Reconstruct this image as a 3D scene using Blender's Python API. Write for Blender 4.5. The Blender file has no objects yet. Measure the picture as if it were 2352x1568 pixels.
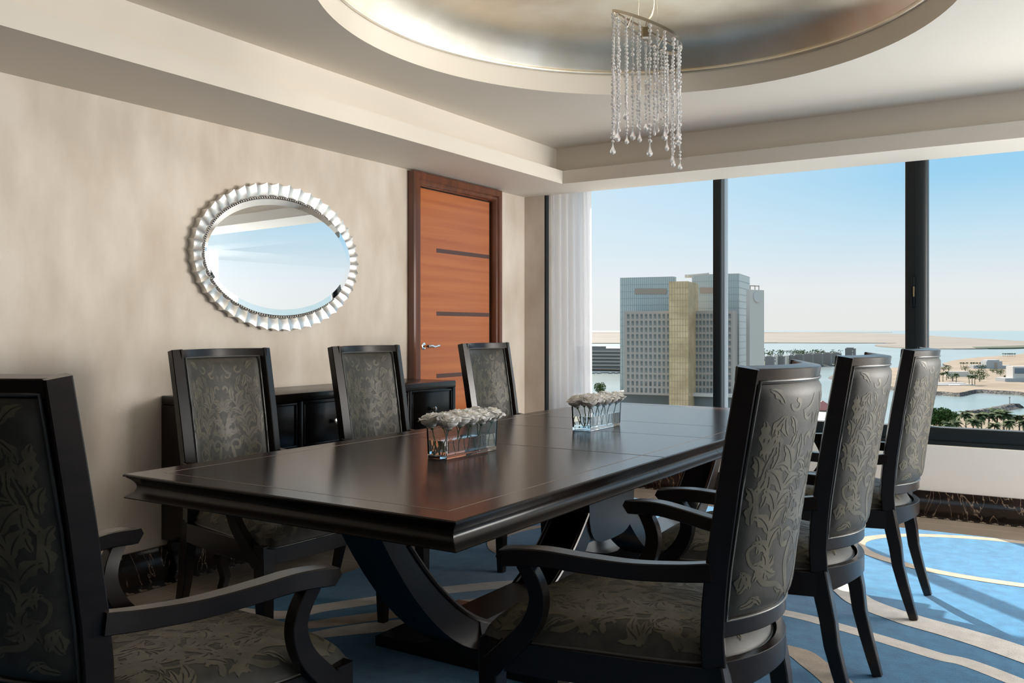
import bpy, bmesh, math, random
from mathutils import Vector, Matrix

R = math.radians
random.seed(7)
S = bpy.context.scene
COL = S.collection

# ------------------------------------------------------------------ camera
FPX, CX, HY, CH = 2046.0, 1176.0, 757.0, 1.25
TH = math.atan(1302 / FPX)
RIGHT = Vector((math.cos(TH), math.sin(TH), 0))
FWD = Vector((-math.sin(TH), math.cos(TH), 0))
CAM = Vector((0, 0, CH))
cd = bpy.data.cameras.new('camera')
cd.sensor_width = 36
cd.lens = 36 * FPX / 2352
cd.shift_y = -(784 - HY) / 2352
cd.clip_end = 200000
cd.clip_start = 0.05
cam = bpy.data.objects.new('camera', cd)
cam.location = CAM
cam.rotation_euler = (R(90), 0, TH)
COL.objects.link(cam)
S.camera = cam

# ------------------------------------------------------------------ view + world + sun
S.view_settings.view_transform = 'Standard'
S.view_settings.look = 'None'
S.view_settings.gamma = 1
S.view_settings.use_curve_mapping = False
S.view_settings.exposure = 0.0

SUN_EL = R(35)
SUN_DIR = Vector((-0.695 * math.cos(SUN_EL), 0.719 * math.cos(SUN_EL), math.sin(SUN_EL))).normalized()  # towards the sun

W = bpy.data.worlds.new('sky')
S.world = W
W.use_nodes = True
nt = W.node_tree
nt.nodes.clear()
wo = nt.nodes.new('ShaderNodeOutputWorld')
bg = nt.nodes.new('ShaderNodeBackground')
tc = nt.nodes.new('ShaderNodeTexCoord')
sx = nt.nodes.new('ShaderNodeSeparateXYZ')
nt.links.new(tc.outputs['Generated'], sx.inputs[0])
ramp = nt.nodes.new('ShaderNodeValToRGB')
cr = ramp.color_ramp
cr.elements[0].position = 0.0
cr.elements[0].color = (.84, .84, .82, 1)
cr.elements[1].position = 1.0
cr.elements[1].color = (.55, .85, 1.25, 1)
for p, c in ((.012, (.84, .84, .82)), (.045, (.84, .86, .87)), (.10, (.60, .79, .91)), (.155, (.36, .67, .90)),
             (.21, (.32, .64, .93)), (.32, (1.1, 1.45, 1.75)), (.6, (1.2, 1.55, 1.9))):
    e = cr.elements.new(p)
    e.color = (*c, 1)
nt.links.new(sx.outputs['Z'], ramp.inputs[0])
# paler and brighter towards the sun (haze glow)
dp = nt.nodes.new('ShaderNodeVectorMath')
dp.operation = 'DOT_PRODUCT'
dp.inputs[1].default_value = SUN_DIR
nt.links.new(tc.outputs['Generated'], dp.inputs[0])
mr = nt.nodes.new('ShaderNodeMapRange')
mr.inputs['From Min'].default_value = .74
mr.inputs['From Max'].default_value = 1.0
mr.inputs['To Min'].default_value = 0
mr.inputs['To Max'].default_value = 1
nt.links.new(dp.outputs['Value'], mr.inputs['Value'])
mx = nt.nodes.new('ShaderNodeMix')
mx.data_type = 'RGBA'
mx.inputs['B'].default_value = (.93, .97, 1.0, 1)
nt.links.new(mr.outputs['Result'], mx.inputs['Factor'])
nt.links.new(ramp.outputs['Color'], mx.inputs['A'])
mr2 = nt.nodes.new('ShaderNodeMapRange')
mr2.inputs['From Min'].default_value = .925
mr2.inputs['From Max'].default_value = 1.0
mr2.inputs['To Min'].default_value = 1
mr2.inputs['To Max'].default_value = 9
nt.links.new(dp.outputs['Value'], mr2.inputs['Value'])
nt.links.new(mr2.outputs['Result'], bg.inputs['Strength'])
nt.links.new(mx.outputs['Result'], bg.inputs['Color'])
bg.inputs['Strength'].default_value = 1.0
nt.links.new(bg.outputs[0], wo.inputs[0])

sl = bpy.data.lights.new('sun', 'SUN')
sl.energy = 14
sl.angle = R(.6)
sl.color = (1, .90, .77)
so = bpy.data.objects.new('sun', sl)
so.rotation_euler = SUN_DIR.to_track_quat('Z', 'Y').to_euler()
COL.objects.link(so)


def area(name, loc, target, sx_, sy_, energy, color=(1, 1, 1)):
    l = bpy.data.lights.new(name, 'AREA')
    l.shape = 'RECTANGLE'
    l.size, l.size_y = sx_, sy_
    l.energy = energy
    l.color = color
    o = bpy.data.objects.new(name, l)
    o.location = loc
    d = (Vector(target) - Vector(loc)).normalized()
    o.rotation_euler = d.to_track_quat('-Z', 'Y').to_euler()
    COL.objects.link(o)
    return o


# added fill lamps standing in for daylight from the window wall and side windows
area('window_fill', (3.2, 6.40, 1.45), (-3.6, 2.6, 1.75), 2.2, 1.7, 390, (1, .96, .91))
area('right_fill', (4.3, 3.6, 1.45), (-3, 3.6, 1.6), 4.4, 1.8, 95, (1, .97, .93))
S.cycles.diffuse_bounces = 7


# ------------------------------------------------------------------ pixel helpers (photograph 2352 x 1568)
def at(px, py, d):
    """world point seen at px,py at forward distance d"""
    return CAM + RIGHT * ((px - CX) / FPX * d) + FWD * d + Vector((0, 0, (HY - py) / FPX * d))


def fl(px, py, z=0.0):
    d = (CH - z) * FPX / (py - HY)
    return at(px, py, d)


# ------------------------------------------------------------------ materials
MATS = {}


def mat(name, color=(.5, .5, .5), rough=.5, metal=0, spec=.5, **k):
    m = bpy.data.materials.new(name)
    m.use_nodes = True
    b = m.node_tree.nodes['Principled BSDF']
    b.inputs['Base Color'].default_value = (*color, 1)
    b.inputs['Roughness'].default_value = rough
    b.inputs['Metallic'].default_value = metal
    b.inputs['Specular IOR Level'].default_value = spec
    for kk, v in k.items():
        b.inputs[kk.replace('_', ' ')].default_value = v
    MATS[name] = m
    return m


def noise_mat(name, c1, c2, scale=(5, 5, 5), rough=.5, metal=0, spec=.5, detail=5, lo=.35, hi=.65, bump=0, bscale=None,
              r2=None, coords='Object', dist=0.0, **k):
    m = mat(name, c1, rough, metal, spec, **k)
    t = m.node_tree
    b = t.nodes['Principled BSDF']
    co = t.nodes.new('ShaderNodeTexCoord')
    mp = t.nodes.new('ShaderNodeMapping')
    mp.inputs['Scale'].default_value = scale
    t.links.new(co.outputs[coords], mp.inputs[0])
    n = t.nodes.new('ShaderNodeTexNoise')
    n.inputs['Scale'].default_value = 1
    n.inputs['Detail'].default_value = detail
    n.inputs['Distortion'].default_value = dist
    t.links.new(mp.outputs[0], n.inputs['Vector'])
    r = t.nodes.new('ShaderNodeValToRGB')
    r.color_ramp.elements[0].position = lo
    r.color_ramp.elements[0].color = (*c1, 1)
    r.color_ramp.elements[1].position = hi
    r.color_ramp.elements[1].color = (*c2, 1)
    t.links.new(n.outputs['Fac'], r.inputs[0])
    t.links.new(r.outputs[0], b.inputs['Base Color'])
    if r2 is not None:
        q = t.nodes.new('ShaderNodeMapRange')
        q.inputs['To Min'].default_value = rough
        q.inputs['To Max'].default_value = r2
        t.links.new(n.outputs['Fac'], q.inputs['Value'])
        t.links.new(q.outputs[0], b.inputs['Roughness'])
    if bump:
        bn = t.nodes.new('ShaderNodeBump')
        bn.inputs['Strength'].default_value = bump
        bn.inputs['Distance'].default_value = .004
        if bscale:
            n2 = t.nodes.new('ShaderNodeTexNoise')
            n2.inputs['Scale'].default_value = bscale
            n2.inputs['Detail'].default_value = 3
            t.links.new(co.outputs[coords], n2.inputs['Vector'])
            t.links.new(n2.outputs['Fac'], bn.inputs['Height'])
        else:
            t.links.new(n.outputs['Fac'], bn.inputs['Height'])
        t.links.new(bn.outputs[0], b.inputs['Normal'])
    return m


def thin_glass(name, tint=(.96, .98, .98), refl=.08):
    m = bpy.data.materials.new(name)
    m.use_nodes = True
    t = m.node_tree
    t.nodes.clear()
    o = t.nodes.new('ShaderNodeOutputMaterial')
    tr = t.nodes.new('ShaderNodeBsdfTransparent')
    tr.inputs[0].default_value = (*tint, 1)
    gl = t.nodes.new('ShaderNodeBsdfGlossy')
    gl.inputs['Roughness'].default_value = 0
    fr = t.nodes.new('ShaderNodeFresnel')
    fr.inputs[0].default_value = 1.12
    ms = t.nodes.new('ShaderNodeMixShader')
    t.links.new(fr.outputs[0], ms.inputs[0])
    t.links.new(tr.outputs[0], ms.inputs[1])
    t.links.new(gl.outputs[0], ms.inputs[2])
    t.links.new(ms.outputs[0], o.inputs[0])
    MATS[name] = m
    return m


noise_mat('wallpaper', (.58, .495, .41), (.74, .665, .585), (5, 5, 2.2), .62, spec=.3, detail=9, lo=.30, hi=.70, bump=.08, bscale=140)
mat('plaster', (.74, .68, .60), .6, spec=.25)
mat('white_paint', (.78, .74, .69), .5, spec=.3)
noise_mat('silver_leaf', (.80, .70, .55), (.97, .93, .85), (2.2, 2.2, 2.2), .40, metal=1, detail=6, lo=.35, hi=.7, r2=.56, bump=.05)
noise_mat('dark_marble', (.012, .009, .008), (.028, .019, .015), (5, 5, 5), .12, detail=6)
noise_mat('floor_marble', (.25, .20, .155), (.37, .31, .25), (1.3, 1.3, 1.3), .16, detail=8, lo=.3, hi=.7, dist=.6)
mat('floor_joint', (.20, .165, .13), .3)
mat('border_dark', (.018, .013, .011), .2)
mat('border_tan', (.28, .22, .165), .25)


def carpet_mat(name, c1, c2):
    return noise_mat(name, c1, c2, (16, 16, 16), .95, spec=.1, detail=7, lo=.3, hi=.7, bump=.6, bscale=260, Sheen_Weight=.25, Sheen_Roughness=.35)


carpet_mat('carpet_blue', (.008, .092, .20), (.018, .145, .285))
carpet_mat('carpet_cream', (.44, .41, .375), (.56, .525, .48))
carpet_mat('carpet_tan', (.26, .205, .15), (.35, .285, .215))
carpet_mat('carpet_pale', (.07, .215, .36), (.11, .28, .44))
noise_mat('espresso_wood', (.007, .0048, .0042), (.013, .008, .0065), (40, 3, 40), .25, spec=.34, detail=4, lo=.3, hi=.7, Coat_Weight=.0)
noise_mat('tabletop_wood', (.011, .006, .0055), (.030, .011, .010), (26, 2.2, 26), .19, spec=.27, detail=5, lo=.3, hi=.75)
mat('inlay_line', (.30, .23, .18), .5)
mat('seam_dark', (.003, .002, .002), .4)
noise_mat('upholstery', (.036, .0335, .028), (.052, .048, .041), (30, 30, 30), .50, detail=3, spec=.30, bump=.05, bscale=300)
noise_mat('damask', (.070, .063, .045), (.110, .096, .066), (22, 22, 22), .44, detail=3, spec=.34)
mat('piping', (.06, .06, .055), .35)
mat('chrome', (.82, .82, .82), .09, 1)
mat('nickel', (.62, .57, .50), .25, 1)
mat('brass', (.45, .36, .24), .3, 1)
mat('silver_frame', (.70, .69, .67), .36, 1)
mat('mirror_glass', (.94, .96, .97), .0, 1)
noise_mat('door_wood', (.36, .088, .015), (.47, .14, .030), (2, .7, 26), .30, detail=5, lo=.3, hi=.7, Coat_Weight=.25, Coat_Roughness=.15)
noise_mat('casing_wood', (.085, .022, .008), (.15, .043, .014), (20, 20, 2), .22, detail=4, lo=.3, hi=.7, Coat_Weight=.4, Coat_Roughness=.1)
mat('inlay_bar', (.075, .028, .018), .3)
mat('light_absorber', (.035, .022, .016), .5)
mat('gap_shade', (.004, .003, .003), .5)
mat('window_metal', (.010, .014, .016), .45, spec=.3)
mat('mullion_reflection', (.20, .24, .27), .3)
thin_glass('window_glass')
mat('clear_glass', (.97, .99, .985), 0.0, Transmission_Weight=1.0, IOR=1.48)
mat('water', (.97, .99, .985), 0.0, Transmission_Weight=1.0, IOR=1.33)
mat('crystal', (1, 1, 1), 0.0, Transmission_Weight=.62, IOR=1.55)
mat('petal', (.93, .91, .87), .55, spec=.2, Subsurface_Weight=.8, Subsurface_Radius=(.02, .018, .015), Subsurface_Scale=1.0)
mat('stem_green', (.075, .13, .035), .5)
mat('lamp_lens', (.9, .88, .82), .2)
mat('cord_metal', (.36, .31, .25), .35, .8)

m = bpy.data.materials.new('sheer')
m.use_nodes = True
t = m.node_tree
t.nodes.clear()
o_ = t.nodes.new('ShaderNodeOutputMaterial')
d_ = t.nodes.new('ShaderNodeBsdfDiffuse')
d_.inputs[0].default_value = (.80, .79, .80, 1)
l_ = t.nodes.new('ShaderNodeBsdfTranslucent')
l_.inputs[0].default_value = (.80, .79, .81, 1)
p_ = t.nodes.new('ShaderNodeBsdfTransparent')
a1 = t.nodes.new('ShaderNodeMixShader')
a1.inputs[0].default_value = .5
a2 = t.nodes.new('ShaderNodeMixShader')
a2.inputs[0].default_value = .12
t.links.new(d_.outputs[0], a1.inputs[1])
t.links.new(l_.outputs[0], a1.inputs[2])
t.links.new(a1.outputs[0], a2.inputs[1])
t.links.new(p_.outputs[0], a2.inputs[2])
t.links.new(a2.outputs[0], o_.inputs[0])
MATS['sheer'] = m

# veins on the dark marble
m = MATS['dark_marble']
t = m.node_tree
b_ = t.nodes['Principled BSDF']
base_ramp = b_.inputs['Base Color'].links[0].from_node
co_ = t.nodes.new('ShaderNodeTexCoord')
n_ = t.nodes.new('ShaderNodeTexNoise')
n_.inputs['Scale'].default_value = 4.5
n_.inputs['Detail'].default_value = 7
n_.inputs['Distortion'].default_value = 1.6
mp_ = t.nodes.new('ShaderNodeMapping')
mp_.inputs['Scale'].default_value = (1.4, 1.4, .55)
t.links.new(co_.outputs['Object'], mp_.inputs[0])
t.links.new(mp_.outputs[0], n_.inputs['Vector'])
v_ = t.nodes.new('ShaderNodeValToRGB')
v_.color_ramp.elements[0].position = .49
v_.color_ramp.elements[0].color = (0, 0, 0, 1)
v_.color_ramp.elements[1].position = .51
v_.color_ramp.elements[1].color = (0, 0, 0, 1)
e = v_.color_ramp.elements.new(.5)
e.color = (.8, .8, .8, 1)
e = v_.color_ramp.elements.new(.68)
e.color = (0, 0, 0, 1)
e = v_.color_ramp.elements.new(.74)
e.color = (.7, .7, .7, 1)
t.links.new(n_.outputs['Fac'], v_.inputs[0])
mm = t.nodes.new('ShaderNodeMix')
mm.data_type = 'RGBA'
mm.inputs['B'].default_value = (.42, .30, .21, 1)
t.links.new(v_.outputs[0], mm.inputs['Factor'])
t.links.new(base_ramp.outputs[0], mm.inputs['A'])
t.links.new(mm.outputs['Result'], b_.inputs['Base Color'])

# floor slab joints
m = MATS['floor_marble']
t = m.node_tree
b_ = t.nodes['Principled BSDF']
base_ramp = b_.inputs['Base Color'].links[0].from_node
co_ = t.nodes.new('ShaderNodeTexCoord')
br = t.nodes.new('ShaderNodeTexBrick')
br.inputs['Scale'].default_value = 1
br.inputs['Brick Width'].default_value = .9
br.inputs['Row Height'].default_value = .9
br.inputs['Mortar Size'].default_value = .004
br.offset = 0
br.inputs['Color1'].default_value = (0, 0, 0, 1)
br.inputs['Color2'].default_value = (0, 0, 0, 1)
br.inputs['Mortar'].default_value = (1, 1, 1, 1)
t.links.new(co_.outputs['Object'], br.inputs['Vector'])
mm = t.nodes.new('ShaderNodeMix')
mm.data_type = 'RGBA'
mm.inputs['B'].default_value = (.42, .36, .29, 1)
t.links.new(br.outputs['Color'], mm.inputs['Factor'])
t.links.new(base_ramp.outputs[0], mm.inputs['A'])
t.links.new(mm.outputs['Result'], b_.inputs['Base Color'])


# ------------------------------------------------------------------ mesh helpers
class MB:
    """collects faces, builds one mesh object"""

    def __init__(s):
        s.v, s.f, s.mi, s.cur = [], [], [], 0

    def add(s, pts, faces, mi=None):
        o = len(s.v)
        s.v += [tuple(p) for p in pts]
        for f in faces:
            s.f.append(tuple(i + o for i in f))
            s.mi.append(s.cur if mi is None else mi)

    def box(s, x0, x1, y0, y1, z0, z1, c=0.0, mi=None):
        if c <= 0:
            p = [(x, y, z) for x in (x0, x1) for y in (y0, y1) for z in (z0, z1)]
            s.add(p, [(0, 1, 3, 2), (4, 6, 7, 5), (0, 4, 5, 1), (2, 3, 7, 6), (0, 2, 6, 4), (1, 5, 7, 3)], mi)
        else:
            bm = bmesh.new()
            bmesh.ops.create_cube(bm, size=1)
            for v in bm.verts:
                v.co = Vector(((x0 + x1) / 2 + v.co.x * (x1 - x0), (y0 + y1) / 2 + v.co.y * (y1 - y0), (z0 + z1) / 2 + v.co.z * (z1 - z0)))
            bmesh.ops.bevel(bm, geom=bm.edges[:], offset=c, segments=2, affect='EDGES', profile=.5)
            s.bm(bm, mi)

    def bm(s, bm, mi=None):
        bm.verts.index_update()
        s.add([v.co.copy() for v in bm.verts], [[v.index for v in f.verts] for f in bm.faces], mi)
        bm.free()

    def grid(s, fn, nu, nv, closed_u=False, mi=None):
        pts = [fn(i / nu, j / nv) for i in range(nu if closed_u else nu + 1) for j in range(nv + 1)]
        fs = []
        for i in range(nu):
            i2 = (i + 1) % nu if closed_u else i + 1
            for j in range(nv):
                fs.append((i * (nv + 1) + j, i2 * (nv + 1) + j, i2 * (nv + 1) + j + 1, i * (nv + 1) + j + 1))
        s.add(pts, fs, mi)

    def sweep(s, pts, side, w, d, ch=.2, caps=True, mi=None):
        """chamfered rectangle along pts; w along side axis, d across; numbers or lists"""
        n = len(pts)
        pts = [Vector(p) for p in pts]
        ws = w if isinstance(w, (list, tuple)) else [w] * n
        ds = d if isinstance(d, (list, tuple)) else [d] * n
        rings = []
        for i, p in enumerate(pts):
            tn = (pts[min(i + 1, n - 1)] - pts[max(i - 1, 0)]).normalized()
            sd = side[i] if isinstance(side, list) else side
            sd = Vector(sd)
            sd = (sd - tn * sd.dot(tn)).normalized()
            up = tn.cross(sd)
            a, b = ws[i] / 2, ds[i] / 2
            c = min(a, b) * ch
            rings.append([p + sd * x + up * y for x, y in ((a - c, b), (-a + c, b), (-a, b - c), (-a, -b + c), (-a + c, -b), (a - c, -b), (a, -b + c), (a, b - c))])
        q = [v for r_ in rings for v in r_]
        fs = []
        for i in range(n - 1):
            for k in range(8):
                k2 = (k + 1) % 8
                fs.append((i * 8 + k, i * 8 + k2, (i + 1) * 8 + k2, (i + 1) * 8 + k))
        if caps:
            fs.append(tuple(range(7, -1, -1)))
            fs.append(tuple((n - 1) * 8 + k for k in range(8)))
        s.add(q, fs, mi)

    def tube(s, pts, r, n=8, caps=True, mi=None, closed=False):
        pts = [Vector(p) for p in pts]
        m = len(pts)
        rs = r if isinstance(r, (list, tuple)) else [r] * m
        ref = None
        q = []
        for i, p in enumerate(pts):
            if closed:
                tn = (pts[(i + 1) % m] - pts[(i - 1) % m]).normalized()
            else:
                tn = (pts[min(i + 1, m - 1)] - pts[max(i - 1, 0)]).normalized()
            if ref is None:
                ref = Vector((0, 0, 1)) if abs(tn.z) < .9 else Vector((1, 0, 0))
            a = (ref - tn * ref.dot(tn)).normalized()
            ref = a
            b = tn.cross(a)
            for k in range(n):
                t_ = 2 * math.pi * k / n
                q.append(p + a * math.cos(t_) * rs[i] + b * math.sin(t_) * rs[i])
        fs = []
        for i in range(m if closed else m - 1):
            i2 = (i + 1) % m
            for k in range(n):
                k2 = (k + 1) % n
                fs.append((i * n + k, i * n + k2, i2 * n + k2, i2 * n + k))
        if caps and not closed:
            fs.append(tuple(range(n - 1, -1, -1)))
            fs.append(tuple((m - 1) * n + k for k in range(n)))
        s.add(q, fs, mi)

    def lathe(s, prof, n=16, c=(0, 0, 0), mi=None, axis='Z', flat=False):
        q = []
        for r_, z in prof:
            for k in range(n):
                t_ = 2 * math.pi * k / n
                v = Vector((r_ * math.cos(t_), r_ * math.sin(t_), z))
                if axis == 'X':
                    v = Vector((v.z, v.x, v.y))
                q.append(v + Vector(c))
        fs = []
        for i in range(len(prof) - 1):
            for k in range(n):
                k2 = (k + 1) % n
                fs.append((i * n + k, i * n + k2, (i + 1) * n + k2, (i + 1) * n + k))
        fs.append(tuple(range(n - 1, -1, -1)))
        fs.append(tuple((len(prof) - 1) * n + k for k in range(n)))
        s.add(q, fs, mi)

    def prism(s, poly, z0, z1, mi=None):
        n = len(poly)
        q = [(x, y, z0) for x, y in poly] + [(x, y, z1) for x, y in poly]
        fs = [tuple(range(n - 1, -1, -1)), tuple(range(n, 2 * n))]
        for k in range(n):
            k2 = (k + 1) % n
            fs.append((k, k2, n + k2, n + k))
        s.add(q, fs, mi)

    def build(s, name, mats, parent=None, smooth=None, loc=None, recalc=True):
        me = bpy.data.meshes.new(name)
        me.from_pydata(s.v, [], s.f)
        if isinstance(mats, str):
            mats = [mats]
        for m_ in mats:
            me.materials.append(MATS[m_])
        if len(mats) > 1:
            me.polygons.foreach_set('material_index', s.mi)
        if recalc:
            b = bmesh.new()
            b.from_mesh(me)
            bmesh.ops.recalc_face_normals(b, faces=b.faces[:])
            b.to_mesh(me)
            b.free()
        if smooth is not None:
            me.polygons.foreach_set('use_smooth', [True] * len(me.polygons))
            me.set_sharp_from_angle(angle=R(smooth))
        me.update()
        o = bpy.data.objects.new(name, me)
        COL.objects.link(o)
        if parent:
            o.parent = parent
        if loc:
            o.location = loc
        return o


def tag(o, label=None, cat=None, group=None, kind=None):
    if label:
        o['label'] = label
    if cat:
        o['category'] = cat
    if group:
        o['group'] = group
    if kind:
        o['kind'] = kind
    return o


def thing(name, label, cat, loc=(0, 0, 0), rz=0, group=None):
    o = bpy.data.objects.new(name, None)
    o.empty_display_size = .1
    o.location = loc
    o.rotation_euler = (0, 0, rz)
    COL.objects.link(o)
    return tag(o, label, cat, group)


def kids(o):
    return [c for c in bpy.data.objects if c.parent == o]


def copy_tree(o, parent=None):
    c = o.copy()
    COL.objects.link(c)
    if parent:
        c.parent = parent
    for ch in kids(o):
        copy_tree(ch, c)
    return c


def struct(o):
    o['kind'] = 'structure'
    return o


def lerp(a, b, t_):
    return a + (b - a) * t_


def cat_rom(pts, n=10):
    P = [Vector(p) for p in pts]
    P = [P[0] * 2 - P[1]] + P + [P[-1] * 2 - P[-2]]
    out = []
    for i in range(1, len(P) - 2):
        for k in range(n):
            t_ = k / n
            a, b, c, d = P[i - 1], P[i], P[i + 1], P[i + 2]
            out.append(.5 * ((2 * b) + (c - a) * t_ + (2 * a - 5 * b + 4 * c - d) * t_ * t_ + (3 * b - a - 3 * c + d) * t_ ** 3))
    out.append(P[-2])
    return out


# ------------------------------------------------------------------ ROOM
XL, XR, YB, YW = -3.88, 4.5, -1.15, 6.58
SOF, CEI = 2.348, 2.642
TX0, TX1, TY0, TY1 = -3.28, 2.7, -.65, 5.863      # lower tray edge
SB = .12                                       # cove set-back
YS = 6.28                                      # soffit edge before the curtain pocket
OC, OA, OB = Vector((-1.62, 3.55)), 1.32, 1.45  # oval

b = MB()
b.box(XL - .1, XR + .1, YB - .1, 6.78, -.12, 0)
struct(b.build('floor', 'floor_marble'))

b = MB()
b.box(XL - .15, XL, YB, 6.29, 0, 2.8)
struct(b.build('wall_left', 'wallpaper'))
b = MB()
b.box(XL - .15, -3.69, 6.29, 6.78, 0, 2.8)
struct(b.build('wall_return', 'wallpaper'))
b = MB()
b.box(XL - .15, XR + .15, YB - .15, YB, 0, 2.8)
struct(b.build('wall_back', 'light_absorber'))  # unseen wall, darkened and set near to cut bounce from behind
b = MB()
b.box(XR, XR + .15, YB, 6.78, 0, .5)
b.box(XR, XR + .15, YB, 6.78, 2.33, 2.8)
b.box(XR, XR + .15, YB, -.8, .5, 2.33)
b.box(XR, XR + .15, 5.9, 6.78, .5, 2.33)
struct(b.build('wall_right', 'wallpaper'))
# low wall under the window
b = MB()
b.box(-3.69, XR, YW, 6.80, 0, .474, .004)
struct(b.build('wall_window', 'white_paint'))
b = MB()
b.box(-3.69, XR, YW - .018, YW - .0005, .001, .166, .003)
struct(b.build('baseboard_window', 'dark_marble', smooth=30))
b = MB()
b.box(XL + .0005, XL + .018, YB, 4.765, .001, .17, .003)
b.box(XL + .0005, XL + .018, 5.868, 6.285, .001, .17, .003)
struct(b.build('baseboard_left', 'dark_marble', smooth=30))
# floor borders: dark band with small key teeth
b = MB()
b.box(-3.69, XR, 6.475, YW - .019, .0005, .003, mi=0)
for i in range(115):
    x = -3.69 + i * .07
    b.box(x, x + .035, 6.475, 6.495, .001, .0036, mi=1)
    b.box(x + .012, x + .022, 6.495, 6.515, .001, .0036, mi=1)
struct(b.build('trim_1', ['border_dark', 'border_tan']))
b = MB()
b.box(XL + .019, XL + .115, YB, 6.28, .0005, .003, mi=0)
for i in range(130):
    y = YB + i * .07
    b.box(XL + .095, XL + .115, y, y + .035, .001, .0036, mi=1)
    b.box(XL + .075, XL + .095, y + .012, y + .022, .001, .0036, mi=1)
struct(b.build('trim_2', ['border_dark', 'border_tan']))

# ceiling: soffit, lip, cove, upper plane with the oval, oval ring
b = MB()


def ring_rect(b, r0, z0, r1, z1):
    def c(r_, z):
        x0, x1, y0, y1 = r_
        return [(x0, y0, z), (x1, y0, z), (x1, y1, z), (x0, y1, z)]
    q = c(r0, z0) + c(r1, z1)
    b.add(q, [(k, (k + 1) % 4, 4 + (k + 1) % 4, 4 + k) for k in range(4)])


outer = (XL, XR, YB, YS)
t0 = (TX0, TX1, TY0, TY1)
t0b = (TX0 - .035, TX1 + .035, TY0 - .035, TY1 + .035)
t1 = (TX0 - SB, TX1 + SB, TY0 - SB, TY1 + SB)
ring_rect(b, outer, SOF, t0, SOF)
ring_rect(b, t0, SOF, t0, SOF + .098)
ring_rect(b, t0, SOF + .098, t0b, SOF + .098)
ring_rect(b, t0b, SOF + .098, t0b, SOF + .06)
ring_rect(b, t0b, SOF + .06, t1, SOF + .06)
ring_rect(b, t1, SOF + .06, t1, CEI)
# plane with elliptical hole
NE = 128
el, rc = [], []
for k in range(NE):
    a = 2 * math.pi * k / NE
    ex, ey = OC.x + OA * math.cos(a), OC.y + OB * math.sin(a)
    el.append((ex, ey))
    dx, dy = math.cos(a), math.sin(a)
    tt = min(((t1[1] if dx > 0 else t1[0]) - OC.x) / dx if abs(dx) > 1e-6 else 1e9, ((t1[3] if dy > 0 else t1[2]) - OC.y) / dy if abs(dy) > 1e-6 else 1e9)
    rc.append((OC.x + dx * tt, OC.y + dy * tt))
for cx_, cy_ in ((t1[0], t1[2]), (t1[1], t1[2]), (t1[1], t1[3]), (t1[0], t1[3])):
    k = min(range(NE), key=lambda i: (rc[i][0] - cx_) ** 2 + (rc[i][1] - cy_) ** 2)
    rc[k] = (cx_, cy_)
q = [(x, y, CEI) for x, y in el] + [(x, y, CEI) for x, y in rc]
b.add(q, [(k, (k + 1) % NE, NE + (k + 1) % NE, NE + k) for k in range(NE)])
# ring wall up to the dome, with a small lip
RH = .135
b.grid(lambda u, v: (OC.x + OA * math.cos(2 * math.pi * u), OC.y + OB * math.sin(2 * math.pi * u), CEI + RH * v), NE, 1, closed_u=True)
ceil = struct(b.build('ceiling', 'plaster', smooth=25, recalc=False))
# closed slab above so that no daylight leaks in
b = MB()
b.box(XL - .15, XR + .15, YB - .15, 6.8, 3.28, 3.34)
b.box(XL - .15, XR + .15, YS, YS + .02, SOF - .0, 3.28)
b.box(XL - .15, XR + .15, YS + .02, 6.8, 2.62, 2.66)
b.box(XL - .15, XL - .02, YB, 6.8, 2.8, 3.28)
b.box(XR + .02, XR + .15, YB, 6.8, 2.8, 3.28)
b.box(XL, XR, YB - .15, YB - .02, 2.8, 3.28)
slab = b.build('ceiling_slab', 'plaster', ceil)
# silver-leaf dome
b = MB()


def dome(u, v):
    a = 2 * math.pi * u
    s = 1 - v * .9995
    zz = CEI + RH - .005 + .17 * (1 - s ** 15)
    k = s * .992
    return (OC.x + OA * k * math.cos(a), OC.y + OB * k * math.sin(a), zz)


b.grid(dome, NE, 30, closed_u=True)
b.tube([(OC.x + (OA - .008) * math.cos(2 * math.pi * k / NE), OC.y + (OB - .008) * math.sin(2 * math.pi * k / NE), CEI + RH - .012) for k in range(NE)], .013, 8, closed=True)
b.build('dome', 'silver_leaf', ceil, smooth=60)

# window
win = struct(thing('window_1', None, None))
b = MB()
b.box(-3.69, XR, 6.62, 6.70, .475, .592, .012)
b.box(-3.69, XR, 6.60, 6.62, .475, .50, .004)
b.box(-3.69, XR, 6.62, 6.70, 2.50, 2.62, .004)
b.build('window_frame', 'window_metal', win, smooth=40)


def column(x0, x1, y0, y1, name, cy=True, edge=False):
    b = MB()
    if cy:
        xm, hw = (x0 + x1) / 2, (x1 - x0) / 2
        prof = []
        for k in range(17):
            a = math.pi * k / 16
            prof.append((xm - hw * math.cos(a), y0 + .03 - .03 * math.sin(a) ** .8))
        prof += [(x1, y1), (x0, y1)]
        b.prism(prof, .592, 2.5)
        b.box(xm - .002, xm + .002, y0 - .001, y0 + .01, .592, 2.5)
    else:
        b.box(x0, x1, y0, y1, .592, 2.5, .004)
    o = b.build(name, 'window_metal', win, smooth=40)
    return o


c1 = column(-1.010, -.868, 6.60, 6.70, 'post')
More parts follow.
